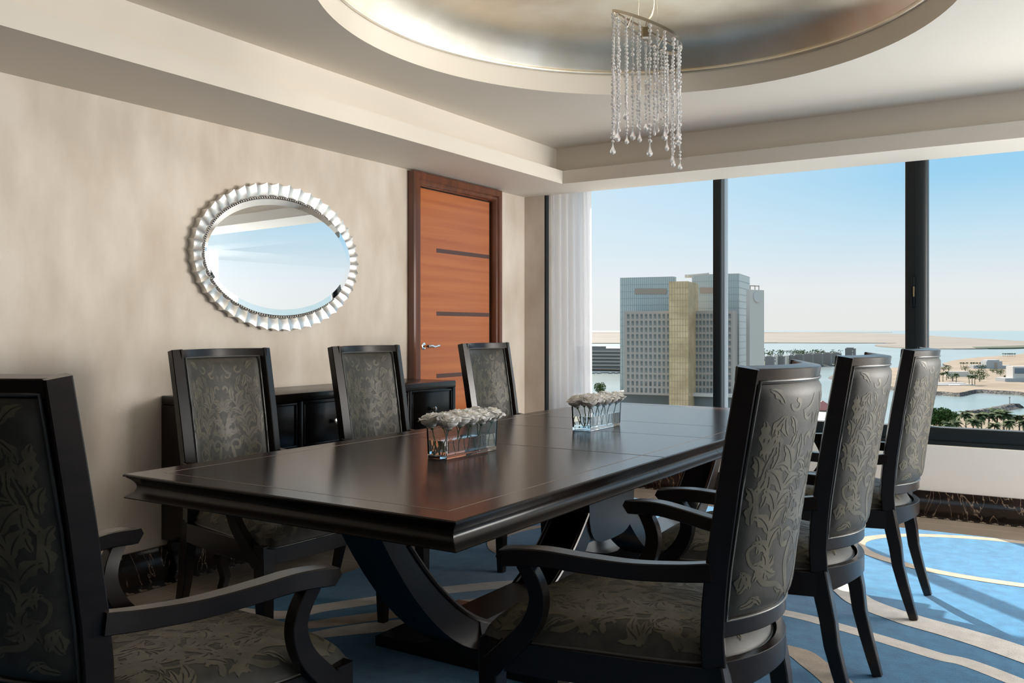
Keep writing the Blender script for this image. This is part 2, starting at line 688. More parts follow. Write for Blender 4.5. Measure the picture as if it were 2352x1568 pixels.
# recessed lock plate of the post
b = MB()
b.box(-.965, -.935, 6.594, 6.602, 1.40, 1.62, .012)
b.build('lock_plate', 'window_metal', c1, smooth=40)
b = MB()
b.box(-.955, -.945, 6.588, 6.598, 1.475, 1.545, .003)
b.build('latch', 'brass', c1)
mu = column(-2.372, -2.312, 6.60, 6.70, 'mullion', False)
b = MB()
b.box(-2.311, -2.300, 6.612, 6.70, .592, 2.5)
b.box(-2.299, -2.286, 6.62, 6.70, .592, 2.5)
b.build('reflection_bead', 'mullion_reflection', mu)  # lighter strips painted in for the reflection along the mullion
column(2.55, 2.69, 6.60, 6.70, 'post')
column(3.9, 3.96, 6.60, 6.70, 'mullion', False)
for x0, x1 in ((-3.69, -2.372), (-2.286, -1.010), (-.868, 2.55), (2.69, 3.9), (3.96, XR)):
    b = MB()
    b.add([(x0, 6.665, .592), (x1, 6.665, .592), (x1, 6.665, 2.5), (x0, 6.665, 2.5)], [(0, 1, 2, 3)])
    b.build('pane', 'window_glass', win)
# dark jamb beside the curtain
b = MB()
b.box(-3.6895, -3.672, 6.292, 6.335, 0, 2.62)
struct(b.build('trim_3', 'window_metal'))

# curtain
b = MB()


def cur(u, v):
    x = -3.68 + .352 * u
    sp = 1 + .05 * (1 - v)
    y = 6.385 + .026 * math.sin(u * 2 * math.pi * 5.2 + .6 * math.sin(v * 3)) + .012 * math.sin(u * 2 * math.pi * 11 + v)
    return (-3.68 + (x + 3.68) * sp, y, .02 + 2.58 * v)


b.grid(cur, 110, 24)
cu = b.build('curtain', 'sheer', smooth=80)
tag(cu, 'white sheer curtain gathered at the left end of the window', 'curtain')

# ------------------------------------------------------------------ DOOR (structure)
dr = struct(thing('door_1', None, None))
D0, D1, DT = 4.765, 5.868, 2.34
b = MB()
cas = [(0, 0), (0, .055), (.012, .062), (.05, .062), (.06, .050), (.078, .050), (.088, .040), (.095, .024), (.095, 0)]   # across, out


def casing_path(b):
    rings = []
    for (y, z, sy, sz) in ((D0, 0.0, 1, 0), (D0, DT, 1, -1), (D1, DT, -1, -1), (D1, 0.0, -1, 0)):
        rings.append([(XL + o, y + sy * a, z + sz * a) for a, o in cas])
    n = len(cas)
    q = [p for r_ in rings for p in r_]
    fs = []
    for i in range(3):
        for k in range(n - 1):
            fs.append((i * n + k, i * n + k + 1, (i + 1) * n + k + 1, (i + 1) * n + k))
    b.add(q, fs)


casing_path(b)
b.build('casing', 'casing_wood', dr, smooth=25)
b = MB()
b.box(XL + .0004, XL + .003, D0 + .09, D1 - .09, .002, DT - .09)
b.build('jamb', 'gap_shade', dr)  # black sheet in place of the shade between leaf and casing
b = MB()
b.box(XL + .002, XL + .018, D0 + .099, D1 - .128, .01, DT - .103, .002)
leaf_ = b.build('leaf', 'door_wood', dr)
for z in (1.815, 1.365, .92, .47):
    b = MB()
    b.box(XL + .0178, XL + .0188, 5.066, D1 - .129, z - .015, z + .015)
    b.build('inlay_bar', 'inlay_bar', leaf_)
b = MB()
b.lathe([(.026, 0), (.026, .006), (.022, .009), (.010, .010), (.010, .045)], 24, (XL + .018, 4.915, 1.135), axis='X')
b.tube(cat_rom([(XL + .062, 4.913, 1.135), (XL + .066, 4.94, 1.137), (XL + .066, 4.985, 1.131), (XL + .066, 5.02, 1.137), (XL + .064, 5.045, 1.138)], 6),
       [.010] * 6 + [.011] * 6 + [.009] * 6 + [.008] * 6 + [.006], 10)
b.build('door_handle', 'chrome', leaf_, smooth=40)

# ------------------------------------------------------------------ CARPET
b = MB()
CX0, CX1, CY0, CY1 = -3.16, 2.6, -.85, 6.02
b.box(CX0, CX1, CY0, CY1, .0006, .011, mi=0)


def clipc(p):
    return Vector((min(max(p.x, CX0), CX1), min(max(p.y, CY0), CY1), 0))


def band(pts, w, mi, z=.0118):
    P = cat_rom([Vector((p[0], p[1], 0)) for p in pts], 12)
    ws = w if isinstance(w, list) else [w, w]
    q = []
    n = len(P)
    for i, p in enumerate(P):
        tn = (P[min(i + 1, n - 1)] - P[max(i - 1, 0)]).normalized()
        nn = Vector((-tn.y, tn.x, 0))
        f = i / (n - 1) * (len(ws) - 1)
        k = min(int(f), len(ws) - 2)
        ww = lerp(ws[k], ws[k + 1], f - k) / 2
        a, c = clipc(p + nn * ww), clipc(p - nn * ww)
        q += [(a.x, a.y, z), (c.x, c.y, z)]
    b.add(q, [(2 * i, 2 * i + 1, 2 * i + 3, 2 * i + 2) for i in range(n - 1)], mi)


def F(*pp):
    return [fl(x, y) for x, y in pp]


# long cream sweep from the left edge to the lower right
band([(-3.4, 2.60)] + F((630, 1418), (749, 1400), (901, 1378), (1064, 1356), (1246, 1345), (1500, 1366), (1786, 1410), (1941, 1449), (2144, 1510), (2324, 1568)) + [(.9, 2.75)], [.11, .11, .12, .08, .085, .09], 1, .0119)
# tan sweep
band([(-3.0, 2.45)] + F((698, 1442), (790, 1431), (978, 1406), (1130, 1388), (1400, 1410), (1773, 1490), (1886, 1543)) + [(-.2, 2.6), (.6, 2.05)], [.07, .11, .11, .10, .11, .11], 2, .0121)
# second cream sweep
band(F((690, 1475), (743, 1462), (874, 1445), (981, 1436), (1040, 1443), (1200, 1480)) + [(-1.2, 2.5), (-.4, 1.9)], [.05, .13, .13, .11, .1], 1, .0123)
# wide cream band by the third chair
band(F((1480, 1262), (1700, 1288), (1904, 1342), (1983, 1389), (2088, 1428), (2199, 1460), (2352, 1510)) + [(.6, 3.4), (1.4, 3.1)], [.10, .12, .16, .17, .15], 1, .0125)
# tan lobe under the table
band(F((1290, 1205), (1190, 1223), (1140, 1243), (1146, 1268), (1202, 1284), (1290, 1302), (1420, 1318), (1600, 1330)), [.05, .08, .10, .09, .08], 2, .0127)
# oval by the window
ov = [(-.28 + .80 * math.cos(a), 5.47 + .50 * math.sin(a)) for a in [2 * math.pi * k / 24 for k in range(25)]]
band(ov, .075, 2, .0129)
band([(-1.5, 6.05), (-1.28, 5.75), (-1.22, 5.42), (-1.02, 5.05)], [.30, .26, .22, .06], 1, .0126)
b.add([(-.28 + .765 * math.cos(2 * math.pi * k / 48), 5.47 + .465 * math.sin(2 * math.pi * k / 48), .0122) for k in range(48)], [tuple(range(48))], 0)
rug = b.build('carpet', ['carpet_blue', 'carpet_cream', 'carpet_tan', 'carpet_pale'], recalc=False)
tag(rug, 'blue carpet with cream and tan sweeping bands under the dining table', 'carpet')
CZ = .0129

# ------------------------------------------------------------------ CHAIR
YBACK = [(-.112, CZ), (-.075, .14), (-.030, .32), (0, .47), (.000, .58), (-.012, .70), (-.038, .88), (-.064, 1.03), (-.088, 1.165)]


def ypost(z):
    for (y0, z0), (y1, z1) in zip(YBACK, YBACK[1:]):
        if z <= z1:
            return lerp(y0, y1, (z - z0) / (z1 - z0))
    return YBACK[-1][0]


def hwid(z):          # centre line of the posts, half width
    return lerp(.210, .220, min(z / .44, 1)) if z < .44 else lerp(.220, .232, (z - .44) / .73)


SAG = .078


def bsurf(u, z, off=0.0, hwf=None):
    """point on the curved back, u in -1..1, off forwards"""
    hw = hwid(z)
    x = hw * u
    y = ypost(z) - SAG * (1 - u * u)
    nx, ny = -2 * SAG * u / hw, 1.0
    # d(y)/dx = 2*SAG*u/hw  -> normal (-dy/dx, 1)
    l = math.hypot(nx, ny)
    return Vector((x + nx / l * off, y + ny / l * off, z))


# damask strokes in panel coordinates (u across, v up), mirrored
def strokes():
    out = []

    def st(pts, wf, n=7):
        P = cat_rom([Vector((p[0], p[1], 0)) for p in pts], n)
        m_ = len(P)
        for sgn in (1, -1):
            q = []
            for i, p in enumerate(P):
                tn = (P[min(i + 1, m_ - 1)] - P[max(i - 1, 0)]).normalized()
                w = wf(i / (m_ - 1))
                nn = Vector((-tn.y, tn.x, 0)) * w / 2
                q.append(((p + nn).x * sgn, (p + nn).y, (p - nn).x * sgn, (p - nn).y))
            out.append(q)

    def leaf(x, y, ang, L, w, bend=.25):
        a = R(ang)
        d = Vector((math.cos(a), math.sin(a), 0))
        nn = Vector((-d.y, d.x, 0))
        p0 = Vector((x, y, 0))
        mid = [p0, p0 + d * L * .35 + nn * L * bend * .5, p0 + d * L * .7 + nn * L * bend * .6, p0 + d * L + nn * L * bend * .1]
        for hs in (-1, 1):
            P = cat_rom(mid, 4)
            m_ = len(P)
            for sgn in (1, -1):
                q = []
                for i, p in enumerate(P):
                    tn = (P[min(i + 1, m_ - 1)] - P[max(i - 1, 0)]).normalized()
                    t_ = i / (m_ - 1)
                    ww = w * .5 * max(math.sin(math.pi * min(t_ * .93 + .05, 1)) ** .8, .03) * (1 + .22 * math.sin(t_ * 15) * (t_ < .9))
                    n2 = Vector((-tn.y, tn.x, 0)) * hs
                    a_, c_ = p + n2 * ww, p + n2 * min(.0035, ww * .3)
                    q.append((a_.x * sgn, a_.y, c_.x * sgn, c_.y))
                out.append(q)

    def curl(x, y, r, a0, turns, w, sgn=1):
        pts = []
        n = int(10 * turns) + 3
        for k in range(n + 1):
            f = k / n
            a = R(a0) + sgn * f * turns * 2 * math.pi
            rr = r * (1 - .72 * f)
            pts.append((x + rr * math.cos(a), y + rr * math.sin(a)))
        st(pts, lambda t_: w * (.55 + .75 * t_) if t_ < .93 else w * .9, 3)

    # big scrolls
    st([(.02, .02), (.07, .12), (.11, .24), (.09, .36), (.075, .40)], lambda t_: .025 + .02 * math.sin(math.pi * t_))
    curl(.145, .40, .075, 190, .95, .032, -1)
    st([(.06, .05), (.18, .13), (.30, .16), (.36, .24), (.345, .29)], lambda t_: .035 * math.sin(math.pi * (.1 + .85 * t_)))
    st([(.015, .26), (.03, .16), (.10, .04), (.2, -.02)], lambda t_: .03 * math.sin(math.pi * (.1 + .9 * t_)))
    # heart of the scrolls
    leaf(.0, .34, 80, .12, .05, -.15)
    leaf(.012, .36, 45, .10, .035, .2)
    leaf(.012, .30, 300, .10, .03, .2)
    leaf(0.01, .10, 275, .12, .05, .1)
    leaf(.03, .10, 320, .12, .04, .2)
    # middle lily
    leaf(.005, .58, 70, .18, .055, -.25)
    leaf(.02, .57, 35, .16, .075, .35)
    leaf(.015, .57, 300, .10, .07, .1)
    leaf(.02, .57, 345, .13, .075, -.15)
    leaf(.0, .57, 272, .11, .05, 0)
    st([(.06, .62), (.13, .64), (.155, .57)], lambda t_: .012)
    leaf(.155, .585, 250, .07, .05, .1)
    leaf(.155, .585, 285, .07, .045, -.1)
    leaf(.14, .645, 60, .09, .04, .25)
    # lotus crown
    for a, L in ((90, .14), (62, .13), (38, .13), (14, .12), (-10, .09)):
        leaf(.006, .775, a, L, .04, .1)
    # side branches
    stem = [(.26, .22), (.30, .34), (.31, .48), (.285, .62), (.24, .74), (.165, .86), (.10, .93)]
    st(stem, lambda t_: .018)
    for (x, y, a, L, w, bd) in ((.29, .32, 35, .15, .06, .3), (.30, .36, 125, .15, .06, -.3), (.31, .46, 40, .17, .07, .25), (.31, .48, 130, .17, .07, -.3),
                                (.295, .58, 55, .17, .075, .25), (.29, .60, 145, .15, .07, -.3), (.26, .70, 45, .19, .08, .2), (.25, .72, 160, .15, .06, -.3),
                                (.20, .81, 60, .19, .08, .2), (.20, .80, 20, .15, .05, .3), (.15, .875, 88, .16, .065, .15), (.14, .875, 200, .10, .05, -.2)):
        leaf(x, y, a, L, w, bd)
    curl(.055, 1.0, .045, -60, .7, .028, 1)
    # lower side flowers
    for a in (20, 70, 120, 200, 265, 320):
        leaf(.30, .24, a, .10, .055, .2)
    st([(.31, .22), (.40, .28), (.43, .36), (.40, .40)], lambda t_: .018)
    leaf(.43, .24, 280, .11, .05, .2)
    leaf(.43, .44, 60, .14, .06, .2)
    leaf(.44, .52, 100, .14, .06, -.2)
    # outer columns
    for y, a in ((.62, 70), (.70, 110), (.80, 75), (.92, 100)):
        leaf(.44, y, a, .13, .055, .2)
    # fillers
    for (x, y, a, L, w) in ((.20, .50, 100, .10, .04), (.21, .40, 75, .10, .035), (.19, .62, 70, .09, .035), (.37, .34, 80, .12, .045), (.39, .62, 95, .12, .045), (.37, .72, 80, .12, .05),
                            (.36, .84, 100, .13, .05), (.33, .93, 70, .12, .05), (.25, .95, 110, .12, .045), (.22, 1.04, 60, .12, .045), (.06, .47, 60, .07, .03), (.08, .70, 50, .08, .03),
                            (.40, .96, 110, .12, .05), (.45, 1.02, 90, .11, .045), (.03, 1.08, 75, .08, .03), (.20, .12, 200, .10, .035), (.40, .14, 60, .12, .05), (.46, .12, 110, .11, .045), (.44, .03, 150, .12, .045), (.30, .03, 30, .10, .04)):
        leaf(x, y, a, L, w, .2)
    st([(.40, .55), (.42, .70), (.40, .85), (.36, .98), (.38, 1.10)], lambda t_: .011)
    # top
    curl(.12, 1.16, .045, 200, .75, .026, 1)
    st([(.165, 1.16), (.09, 1.20), (.05, 1.27)], lambda t_: .03 * (1 - t_) + .008)
    curl(.24, 1.22, .05, 0, .8, .024, -1)
    for (x, y, a) in ((.32, 1.15, 300), (.32, 1.15, 250), (.34, 1.22, 40), (.34, 1.22, 100), (.42, 1.10, 270), (.42, 1.12, 40), (.38, 1.02, 280), (.28, 1.27, 60), (.10, 1.30, 45)):
        leaf(x, y, a, .13, .05, .2)
    return out


DAM = strokes()
# same strokes shifted by half a repeat, for the seat
def dam_faces(b, fn, mi, strokes_=None):
    for q in (strokes_ or DAM):
        pts = []
        for (x0, y0, x1, y1) in q:
            a, c = fn(x0, y0), fn(x1, y1)
            if a is None or c is None:
                pts = None
                break
            mid = fn((x0 + x1) / 2, (y0 + y1) / 2)
            pts += [a, mid, c]
        if not pts:
            continue
        n = len(q)
        fs = []
        for i in range(n - 1):
            fs += [(3 * i, 3 * i + 1, 3 * i + 4, 3 * i + 3), (3 * i + 1, 3 * i + 2, 3 * i + 5, 3 * i + 4)]
        b.add(pts, fs, mi)


ZB0, ZB1 = .580, 1.131      # upholstered field
UF = .895


def pad(u, f, k=1.0):
    """pillow height over the field, u -1..1, f 0..1"""
    e1 = max(1 - abs(u) ** 5, 0) ** .5
    e2 = max(1 - abs(2 * f - 1) ** 9, 0) ** .5
    return k * e1 * e2


def make_chair(label):
    root = thing('dining_armchair', label, 'chair')
    # rear legs
    for s in (-1, 1):
        b = MB()
        zs = [CZ, .08, .16, .24, .32, .40, .475]
        b.sweep([(s * hwid(z), ypost(z) - (.01 if z > .3 else 0), z) for z in zs], (1, 0, 0), [.030, .034, .038, .042, .046, .048, .048], [.032, .038, .042, .046, .050, .053, .054], .16)
        b.build('leg', 'espresso_wood', root, smooth=30)
    # front legs
    for s in (-1, 1):
        b = MB()
        zs = [CZ, .12, .25, .38, .468]
        b.sweep([(s * lerp(.322, .328, z / .43), .535 + .006 * (1 - z / .43), z) for z in zs], (1, 0, 0), [.034, .042, .049, .054, .054], [.034, .042, .049, .054, .054], .12)
        b.build('leg', 'espresso_wood', root, smooth=30)
    # seat rails
    b = MB()
    z = .432
    for s in (-1, 1):
        b.sweep([(s * .228, -.012, z), (s * .268, .16, z), (s * .30, .34, z), (s * .325, .51, z)], (1, 0, 0), .028, .078, .1)
    b.sweep([(-.302, .545, z), (-.15, .556, z), (0, .56, z), (.15, .556, z), (.302, .545, z)], (0, 1, 0), .028, .078, .1)
    P, dd = [], []
    for k in range(13):
        u = -1 + k / 6
        P.append(bsurf(u * .99, .442 + .012 * (1 - u * u), -.006) + Vector((0, -.002, 0)))
        dd.append(.085 - .028 * (1 - u * u))
    b.sweep(P, (0, 1, 0), .024, dd, .1)
    b.build('seat_rail', 'espresso_wood', root, smooth=30)
    # back frame: posts + top and bottom rails
    b = MB()
    for s in (-1, 1):
        zs = [.475, .54, .62, .70, .80, .90, 1.0, 1.08, 1.165]
        b.sweep([(s * hwid(z), ypost(z) - (.01 if z < .5 else .006), z) for z in zs], [Vector((1, s * -.30, 0))] * len(zs), [.048] * 2 + [.046] * 7, [.054, .054, .054, .053, .052, .051, .050, .049, .048], .12)
    for z, hgt in ((1.1465, .037), (.560, .044)):
        P = [bsurf(-1.03 + 2.06 * k / 24, z) for k in range(25)]
        sd = [Vector((0, -.16, 1)) if z > 1 else Vector((0, 0, 1))] * 25
        b.sweep(P, sd, hgt, .046, .12)
    bf = b.build('back_frame', 'espresso_wood', root, smooth=30)
    # upholstered front and rear of the back

    def panel(name, side):
        b = MB()

        def fn(u, f):
            uu = (2 * u - 1)
            z = lerp(ZB0, ZB1, f)
            return bsurf(uu * UF, z, side * (.018 + .020 * pad(uu, f)))

        b.grid(fn, 28, 30, mi=0)
        # skirt into the frame
        def skirt(u0, f0, u1, f1, n):
            q = []
            for k in range(n + 1):
                u, f = lerp(u0, u1, k / n), lerp(f0, f1, k / n)
                z = lerp(ZB0, ZB1, f)
                q += [bsurf((2 * u - 1) * UF, z, side * .018), bsurf((2 * u - 1) * UF, z, 0)]
            b.add(q, [(2 * i, 2 * i + 1, 2 * i + 3, 2 * i + 2) for i in range(n)], 0)
        for a_ in ((0, 0, 1, 0), (1, 0, 1, 1), (1, 1, 0, 1), (0, 1, 0, 0)):
            skirt(*a_, 20)
        Wd = 2 * .24 * UF

        def dm(x, y):
            uu = x * 2
            f = (y * Wd * .93 + .012) / (ZB1 - ZB0)
            if abs(uu) > .97 or f < .02 or f > .975:
                return None
            return bsurf(uu * UF, lerp(ZB0, ZB1, f), side * (.018 + .020 * pad(uu, f) + .0006))
        dam_faces(b, dm, 1)
        o = b.build(name, ['upholstery', 'damask'], root, smooth=50, recalc=False)
        # piping round the field
        b = MB()
        P = []
        n = 24
        for (u0, f0, u1, f1) in ((-1, 0, 1, 0), (1, 0, 1, 1), (1, 1, -1, 1), (-1, 1, -1, 0)):
            for k in range(n):
                u, f = lerp(u0, u1, k / n), lerp(f0, f1, k / n)
                P.append(bsurf(u * (UF + .004), lerp(ZB0 - .002, ZB1 + .002, f), side * .0245))
        b.tube(P, .0036, 6, closed=True)
        b.build('piping', 'piping', o, smooth=60)
        return o
    panel('back_cushion', 1)
    panel('back_cover', -1)
    # seat cushion
    b = MB()

    def seatpt(s, t_, lift=0.0):
        """s,t in -1..1 ; t=-1 rear"""
        f = (t_ + 1) / 2
        hw = lerp(.232, .345, f ** .9)
        # rounded corners
        k = 1 - .035 * (abs(s) ** 6) * (abs(t_) ** 6) * 2
        y0, y1 = .012, .575
        bow = -.078 * (1 - s * s) if t_ < 0 else .014 * (1 - s * s)
        y = lerp(y0, y1, f) + bow * abs(t_) ** 3
        x = s * hw * k
        m_ = max(1 - abs(s) ** 3.2, 0) ** .5 * max(1 - abs(t_) ** 4.5, 0) ** .5
        z = .474 + .018 * (1 - max(abs(s), abs(t_)) ** 14) + .066 * m_ - .012 * max(t_, 0) ** 2
        return Vector((x, y, z + lift))
    N = 26

    def gp(i):
        a = -1 + 2 * i
        return math.copysign(abs(a) ** .72, a)
    b.grid(lambda u, v: seatpt(gp(u), gp(v)), N, N, mi=0)
    # side walls down to the rails
    per = [(-1 + 2 * k / 20, -1) for k in range(20)] + [(1, -1 + 2 * k / 20) for k in range(20)] + [(1 - 2 * k / 20, 1) for k in range(20)] + [(-1, 1 - 2 * k / 20) for k in range(20)]
    q = []
    for s_, t_ in per:
        p = seatpt(s_, t_)
        q += [p, Vector((p.x, p.y, .462))]
    n = len(per)
    b.add(q, [(2 * i, 2 * i + 1, 2 * ((i + 1) % n) + 1, 2 * ((i + 1) % n)) for i in range(n)], 0)

    def dms(x, y):
        s_ = x * 1.75
        t_ = -1 + (y + .06) * 1.52
        if abs(s_) > .985 or abs(t_) > .985:
            return None
        return seatpt(s_, t_, .0006)
    dam_faces(b, dms, 1)

    def dms2(x, y):       # side repeats
        return dms(x + .56, y - .5)
    dam_faces(b, dms2, 1)
    dam_faces(b, lambda x, y: dms(x - .56, y - .5), 1)
    dam_faces(b, lambda x, y: dms(x + .56, y + .55), 1)
    dam_faces(b, lambda x, y: dms(x - .56, y + .55), 1)
    seat = b.build('seat', ['upholstery', 'damask'], root, smooth=50, recalc=False)
    b = MB()
    b.tube([seatpt(s_, t_) * 1 + Vector((0, 0, -.002)) for s_, t_ in per], .0042, 6, closed=True)
    b.build('piping', 'piping', seat, smooth=60)
    # arms
    for s in (-1, 1):
        b = MB()
        P = cat_rom([(s * .246, -.012, .696), (s * .258, .06, .688), (s * .288, .165, .685), (s * .326, .275, .694), (s * .350, .375, .701), (s * .366, .485, .692)], 6)
        n = len(P)
        wv = [lerp(.034, .050, min(i / (n - 1) * 1.3, 1)) for i in range(n)]
        dv = [.044 - .004 * math.sin(math.pi * i / (n - 1)) for i in range(n)]
        wv[-1], dv[-1] = .046, .020
        P[-1] = P[-1] + Vector((0, 0, .011))
        b.sweep(P, (1, 0, 0), wv, dv, .14)
        arm = b.build('armrest', 'espresso_wood', root, smooth=35)
        b = MB()
        P = cat_rom([(s * .358, .420, .683), (s * .350, .392, .63), (s * .345, .388, .58), (s * .342, .415, .52), (s * .342, .475, .455), (s * .340, .525, .405)], 6)
        n = len(P)
        b.sweep(P, (1, 0, 0), [.032] * n, [lerp(.040, .058, (i / (n - 1)) ** 1.5) for i in range(n)], .12)
        b.build('arm_support', 'espresso_wood', arm, smooth=35)
    return root


chairs = [
    (-1.802, 1.015, 0, 'dark armchair at the near head of the table, its back to the viewer'),
    (-.722, 2.212, 90, 'dark armchair nearest the viewer in the right-hand row, its tall curved back towards the right'),
    (-.718, 3.177, 90, 'dark armchair in the middle of the right-hand row, between two others'),
    (-.705, 4.337, 90, 'dark armchair at the far end of the right-hand row, beside the sunlit carpet'),
    (-3.03, 2.57, -90, 'dark armchair facing out before the left end of the black sideboard'),
    (-3.03, 3.49, -90, 'dark armchair before the right half of the black sideboard, left of the door'),
    (-3.03, 4.59, -90, 'dark armchair standing in front of the orange wooden door'),
]
proto = None
for i, (x, y, a, lab) in enumerate(chairs):
    if proto is None:
        proto = c = make_chair(lab)
    else:
        c = copy_tree(proto)
    c['label'] = lab
    c['group'] = 'upholstered armchairs around the dining table'
    c.location = (x, y, 0)
    c.rotation_euler = (0, 0, R(a))

# ------------------------------------------------------------------ TABLE
TXA, TXB, TYA, TYB, TZ = -2.570, -1.265, 1.735, 5.125, .79
tb = thing('dining_table', 'long dark glossy dining table with a moulded edge on curved pedestals', 'table', ((TXA + TXB) / 2, (TYA + TYB) / 2, 0))
hx, hy = (TXB - TXA) / 2, (TYB - TYA) / 2
b = MB()
prof = [(.000, TZ), (-.004, TZ - .003), (-.004, TZ - .008), (.004, TZ - .010)]
for k in range(9):
    a = math.pi * k / 8
    prof.append((.002 + .024 * math.sin(a) ** .8, TZ - .011 - .060 * k / 8))
prof += [(-.002, TZ - .074), (-.001, TZ - .077), (.008, TZ - .079), (.085, TZ - .080), (.085, TZ - .100), (.11, TZ - .101)]
rings = []
for ins, z in prof:
    x, y = hx - ins, hy - ins
    rings.append([(-x, -y, z), (x, -y, z), (x, y, z), (-x, y, z)])
q = [p for r_ in rings for p in r_]
fs = [(i * 4 + k, i * 4 + (k + 1) % 4, (i + 1) * 4 + (k + 1) % 4, (i + 1) * 4 + k) for i in range(len(prof) - 1) for k in range(4)]
fs.append(((len(prof) - 1) * 4, (len(prof) - 1) * 4 + 1, (len(prof) - 1) * 4 + 2, (len(prof) - 1) * 4 + 3))
b.add(q, fs, 1)
b.add([rings[0][k] for k in range(4)], [(0, 1, 2, 3)], 0)
top = b.build('tabletop', ['tabletop_wood', 'espresso_wood'], tb, smooth=28)
b = MB()
iy = .085
for s in (-1, 1):
    b.box(s * (hx - iy) - .0012, s * (hx - iy) + .0012, -hy + iy, hy - iy, TZ, TZ + .0004)
    b.box(-hx + iy, hx - iy, s * (hy - iy) - .0012, s * (hy - iy) + .0012, TZ, TZ + .0004)
b.box(-hx, hx, 3.013 - 3.43 - .001, 3.013 - 3.43 + .001, TZ, TZ + .0004)
b.build('inlay', 'inlay_line', top)
for yy in (3.011, 3.64, 4.1):
    b = MB()
    b.box(-hx, hx, yy - 3.43 - .0035, yy - 3.43 - .0015, TZ - .001, TZ + .0003)
    for s in (-1, 1):
        pp_ = prof[:14]
        q = [(s * (hx - i_ + .0006), yy - 3.43 + o_, z_) for o_ in (-.0035, -.0015) for i_, z_ in pp_]
        n = len(pp_)
        b.add(q, [(i, i + 1, n + i + 1, n + i) for i in range(n - 1)])
    b.build('leaf_seam', 'seam_dark', top)
for yc in (2.93, 4.53):
    yo = yc - 3.43
    b = MB()
    # curved U of the pedestal, profile in y,z
    inn, out = [], []
    for k in range(33):
        d = -1 + k / 16
        yy = d * .72
        inn.append((yo + yy, .13 + .92 * yy * yy))
        o2 = d * .86
        out.append((yo + o2, max(.045 + .90 * (abs(o2) ** 2.3) - .0, .045)))
    inn[0] = (inn[0][0], .69)
    inn[-1] = (inn[-1][0], .69)
    out[0] = (yo - .90, .69)
    out[-1] = (yo + .90, .69)
    pts = inn + out[::-1]
    n = len(inn)
    for (xa, xb, dd) in ((-.085, .085, 0),):
        q = [(xa, y, z) for y, z in inn] + [(xa, y, z) for y, z in out] + [(xb, y, z) for y, z in inn] + [(xb, y, z) for y, z in out]
        fs = []
        for i in range(n - 1):
            fs += [(i, i + 1, n + i + 1, n + i), (2 * n + i, 3 * n + i, 3 * n + i + 1, 2 * n + i + 1), (i, 2 * n + i, 2 * n + i + 1, i + 1), (n + i, n + i + 1, 3 * n + i + 1, 3 * n + i)]
        fs += [(0, n, 3 * n, 2 * n), (n - 1, 3 * n - 1, 4 * n - 1, 2 * n - 1)]
        b.add(q, fs)
    # beads along the edges of the U
    for xx in (-.085, .085):
        b.tube([(xx, y, z + .003) for y, z in inn[1:-1]], .010, 8)
    ped = b.build('pedestal', 'espresso_wood', tb, smooth=40)
    # foot with flared flanks
    b = MB()
    pf = [(-.41, CZ), (-.41, .050), (-.40, .056), (-.26, .058), (-.19, .064), (-.135, .085), (-.10, .125), (-.088, .19)]
    pf = pf + [(-x, z) for x, z in pf[::-1]]
    n = len(pf)
    q = [(x, yo - .27, z) for x, z in pf] + [(x, yo + .27, z) for x, z in pf]
    b.add(q, [tuple(range(n - 1, -1, -1)), tuple(range(n, 2 * n))] + [(k, (k + 1) % n, n + (k + 1) % n, n + k) for k in range(n)])
    b.build('foot', 'espresso_wood', ped, smooth=30)

# rounded block between the two pedestals
b = MB()
pr = []
for k in range(24):
    a = math.pi * 2 * k / 24
    pr.append((3.735 - 3.43 + .235 * math.copysign(abs(math.cos(a)) ** .55, math.cos(a)), .49 + .205 * math.copysign(abs(math.sin(a)) ** .6, math.sin(a))))
n = len(pr)
q = [(-.095, y, z) for y, z in pr] + [(.095, y, z) for y, z in pr]
b.add(q, [tuple(range(n - 1, -1, -1)), tuple(range(n, 2 * n))] + [(k, (k + 1) % n, n + (k + 1) % n, n + k) for k in range(n)])
b.build('centre_block', 'espresso_wood', tb, smooth=40)

# ------------------------------------------------------------------ SIDEBOARD
SY0, SY1, SX, SZ = 2.82, 4.71, -3.43, .92
sb = thing('sideboard', 'long black sideboard against the wall under the oval mirror', 'sideboard', ((XL + SX) / 2, (SY0 + SY1) / 2, 0))
lx0, lx1, ly = (XL - SX) / 2 + .004, (SX - XL) / 2, (SY1 - SY0) / 2
b = MB()
b.box(lx0, lx1 - .02, -ly, ly, .20, SZ - .045, .003)
b.build('body', 'espresso_wood', sb, smooth=30)
b = MB()
b.box(lx0, lx1, -ly, ly, SZ - .0445, SZ, .006)
b.build('top', 'espresso_wood', sb, smooth=30)
bays = [2.82, 3.34, 3.83, 4.24, 4.71]
b = MB()
for yb in bays:
    w = .032
    y0 = max(yb - 3.765 - w / 2, -ly)
    y1 = min(y0 + w, ly)
    y0 = y1 - w
    b.box(lx1 - .020, lx1 - .004, y0, y1, .20, SZ - .045, .003)
b.box(lx1 - .020, lx1 - .006, -ly, ly, .20, .25)
b.build('face_frame', 'espresso_wood', sb, smooth=30)
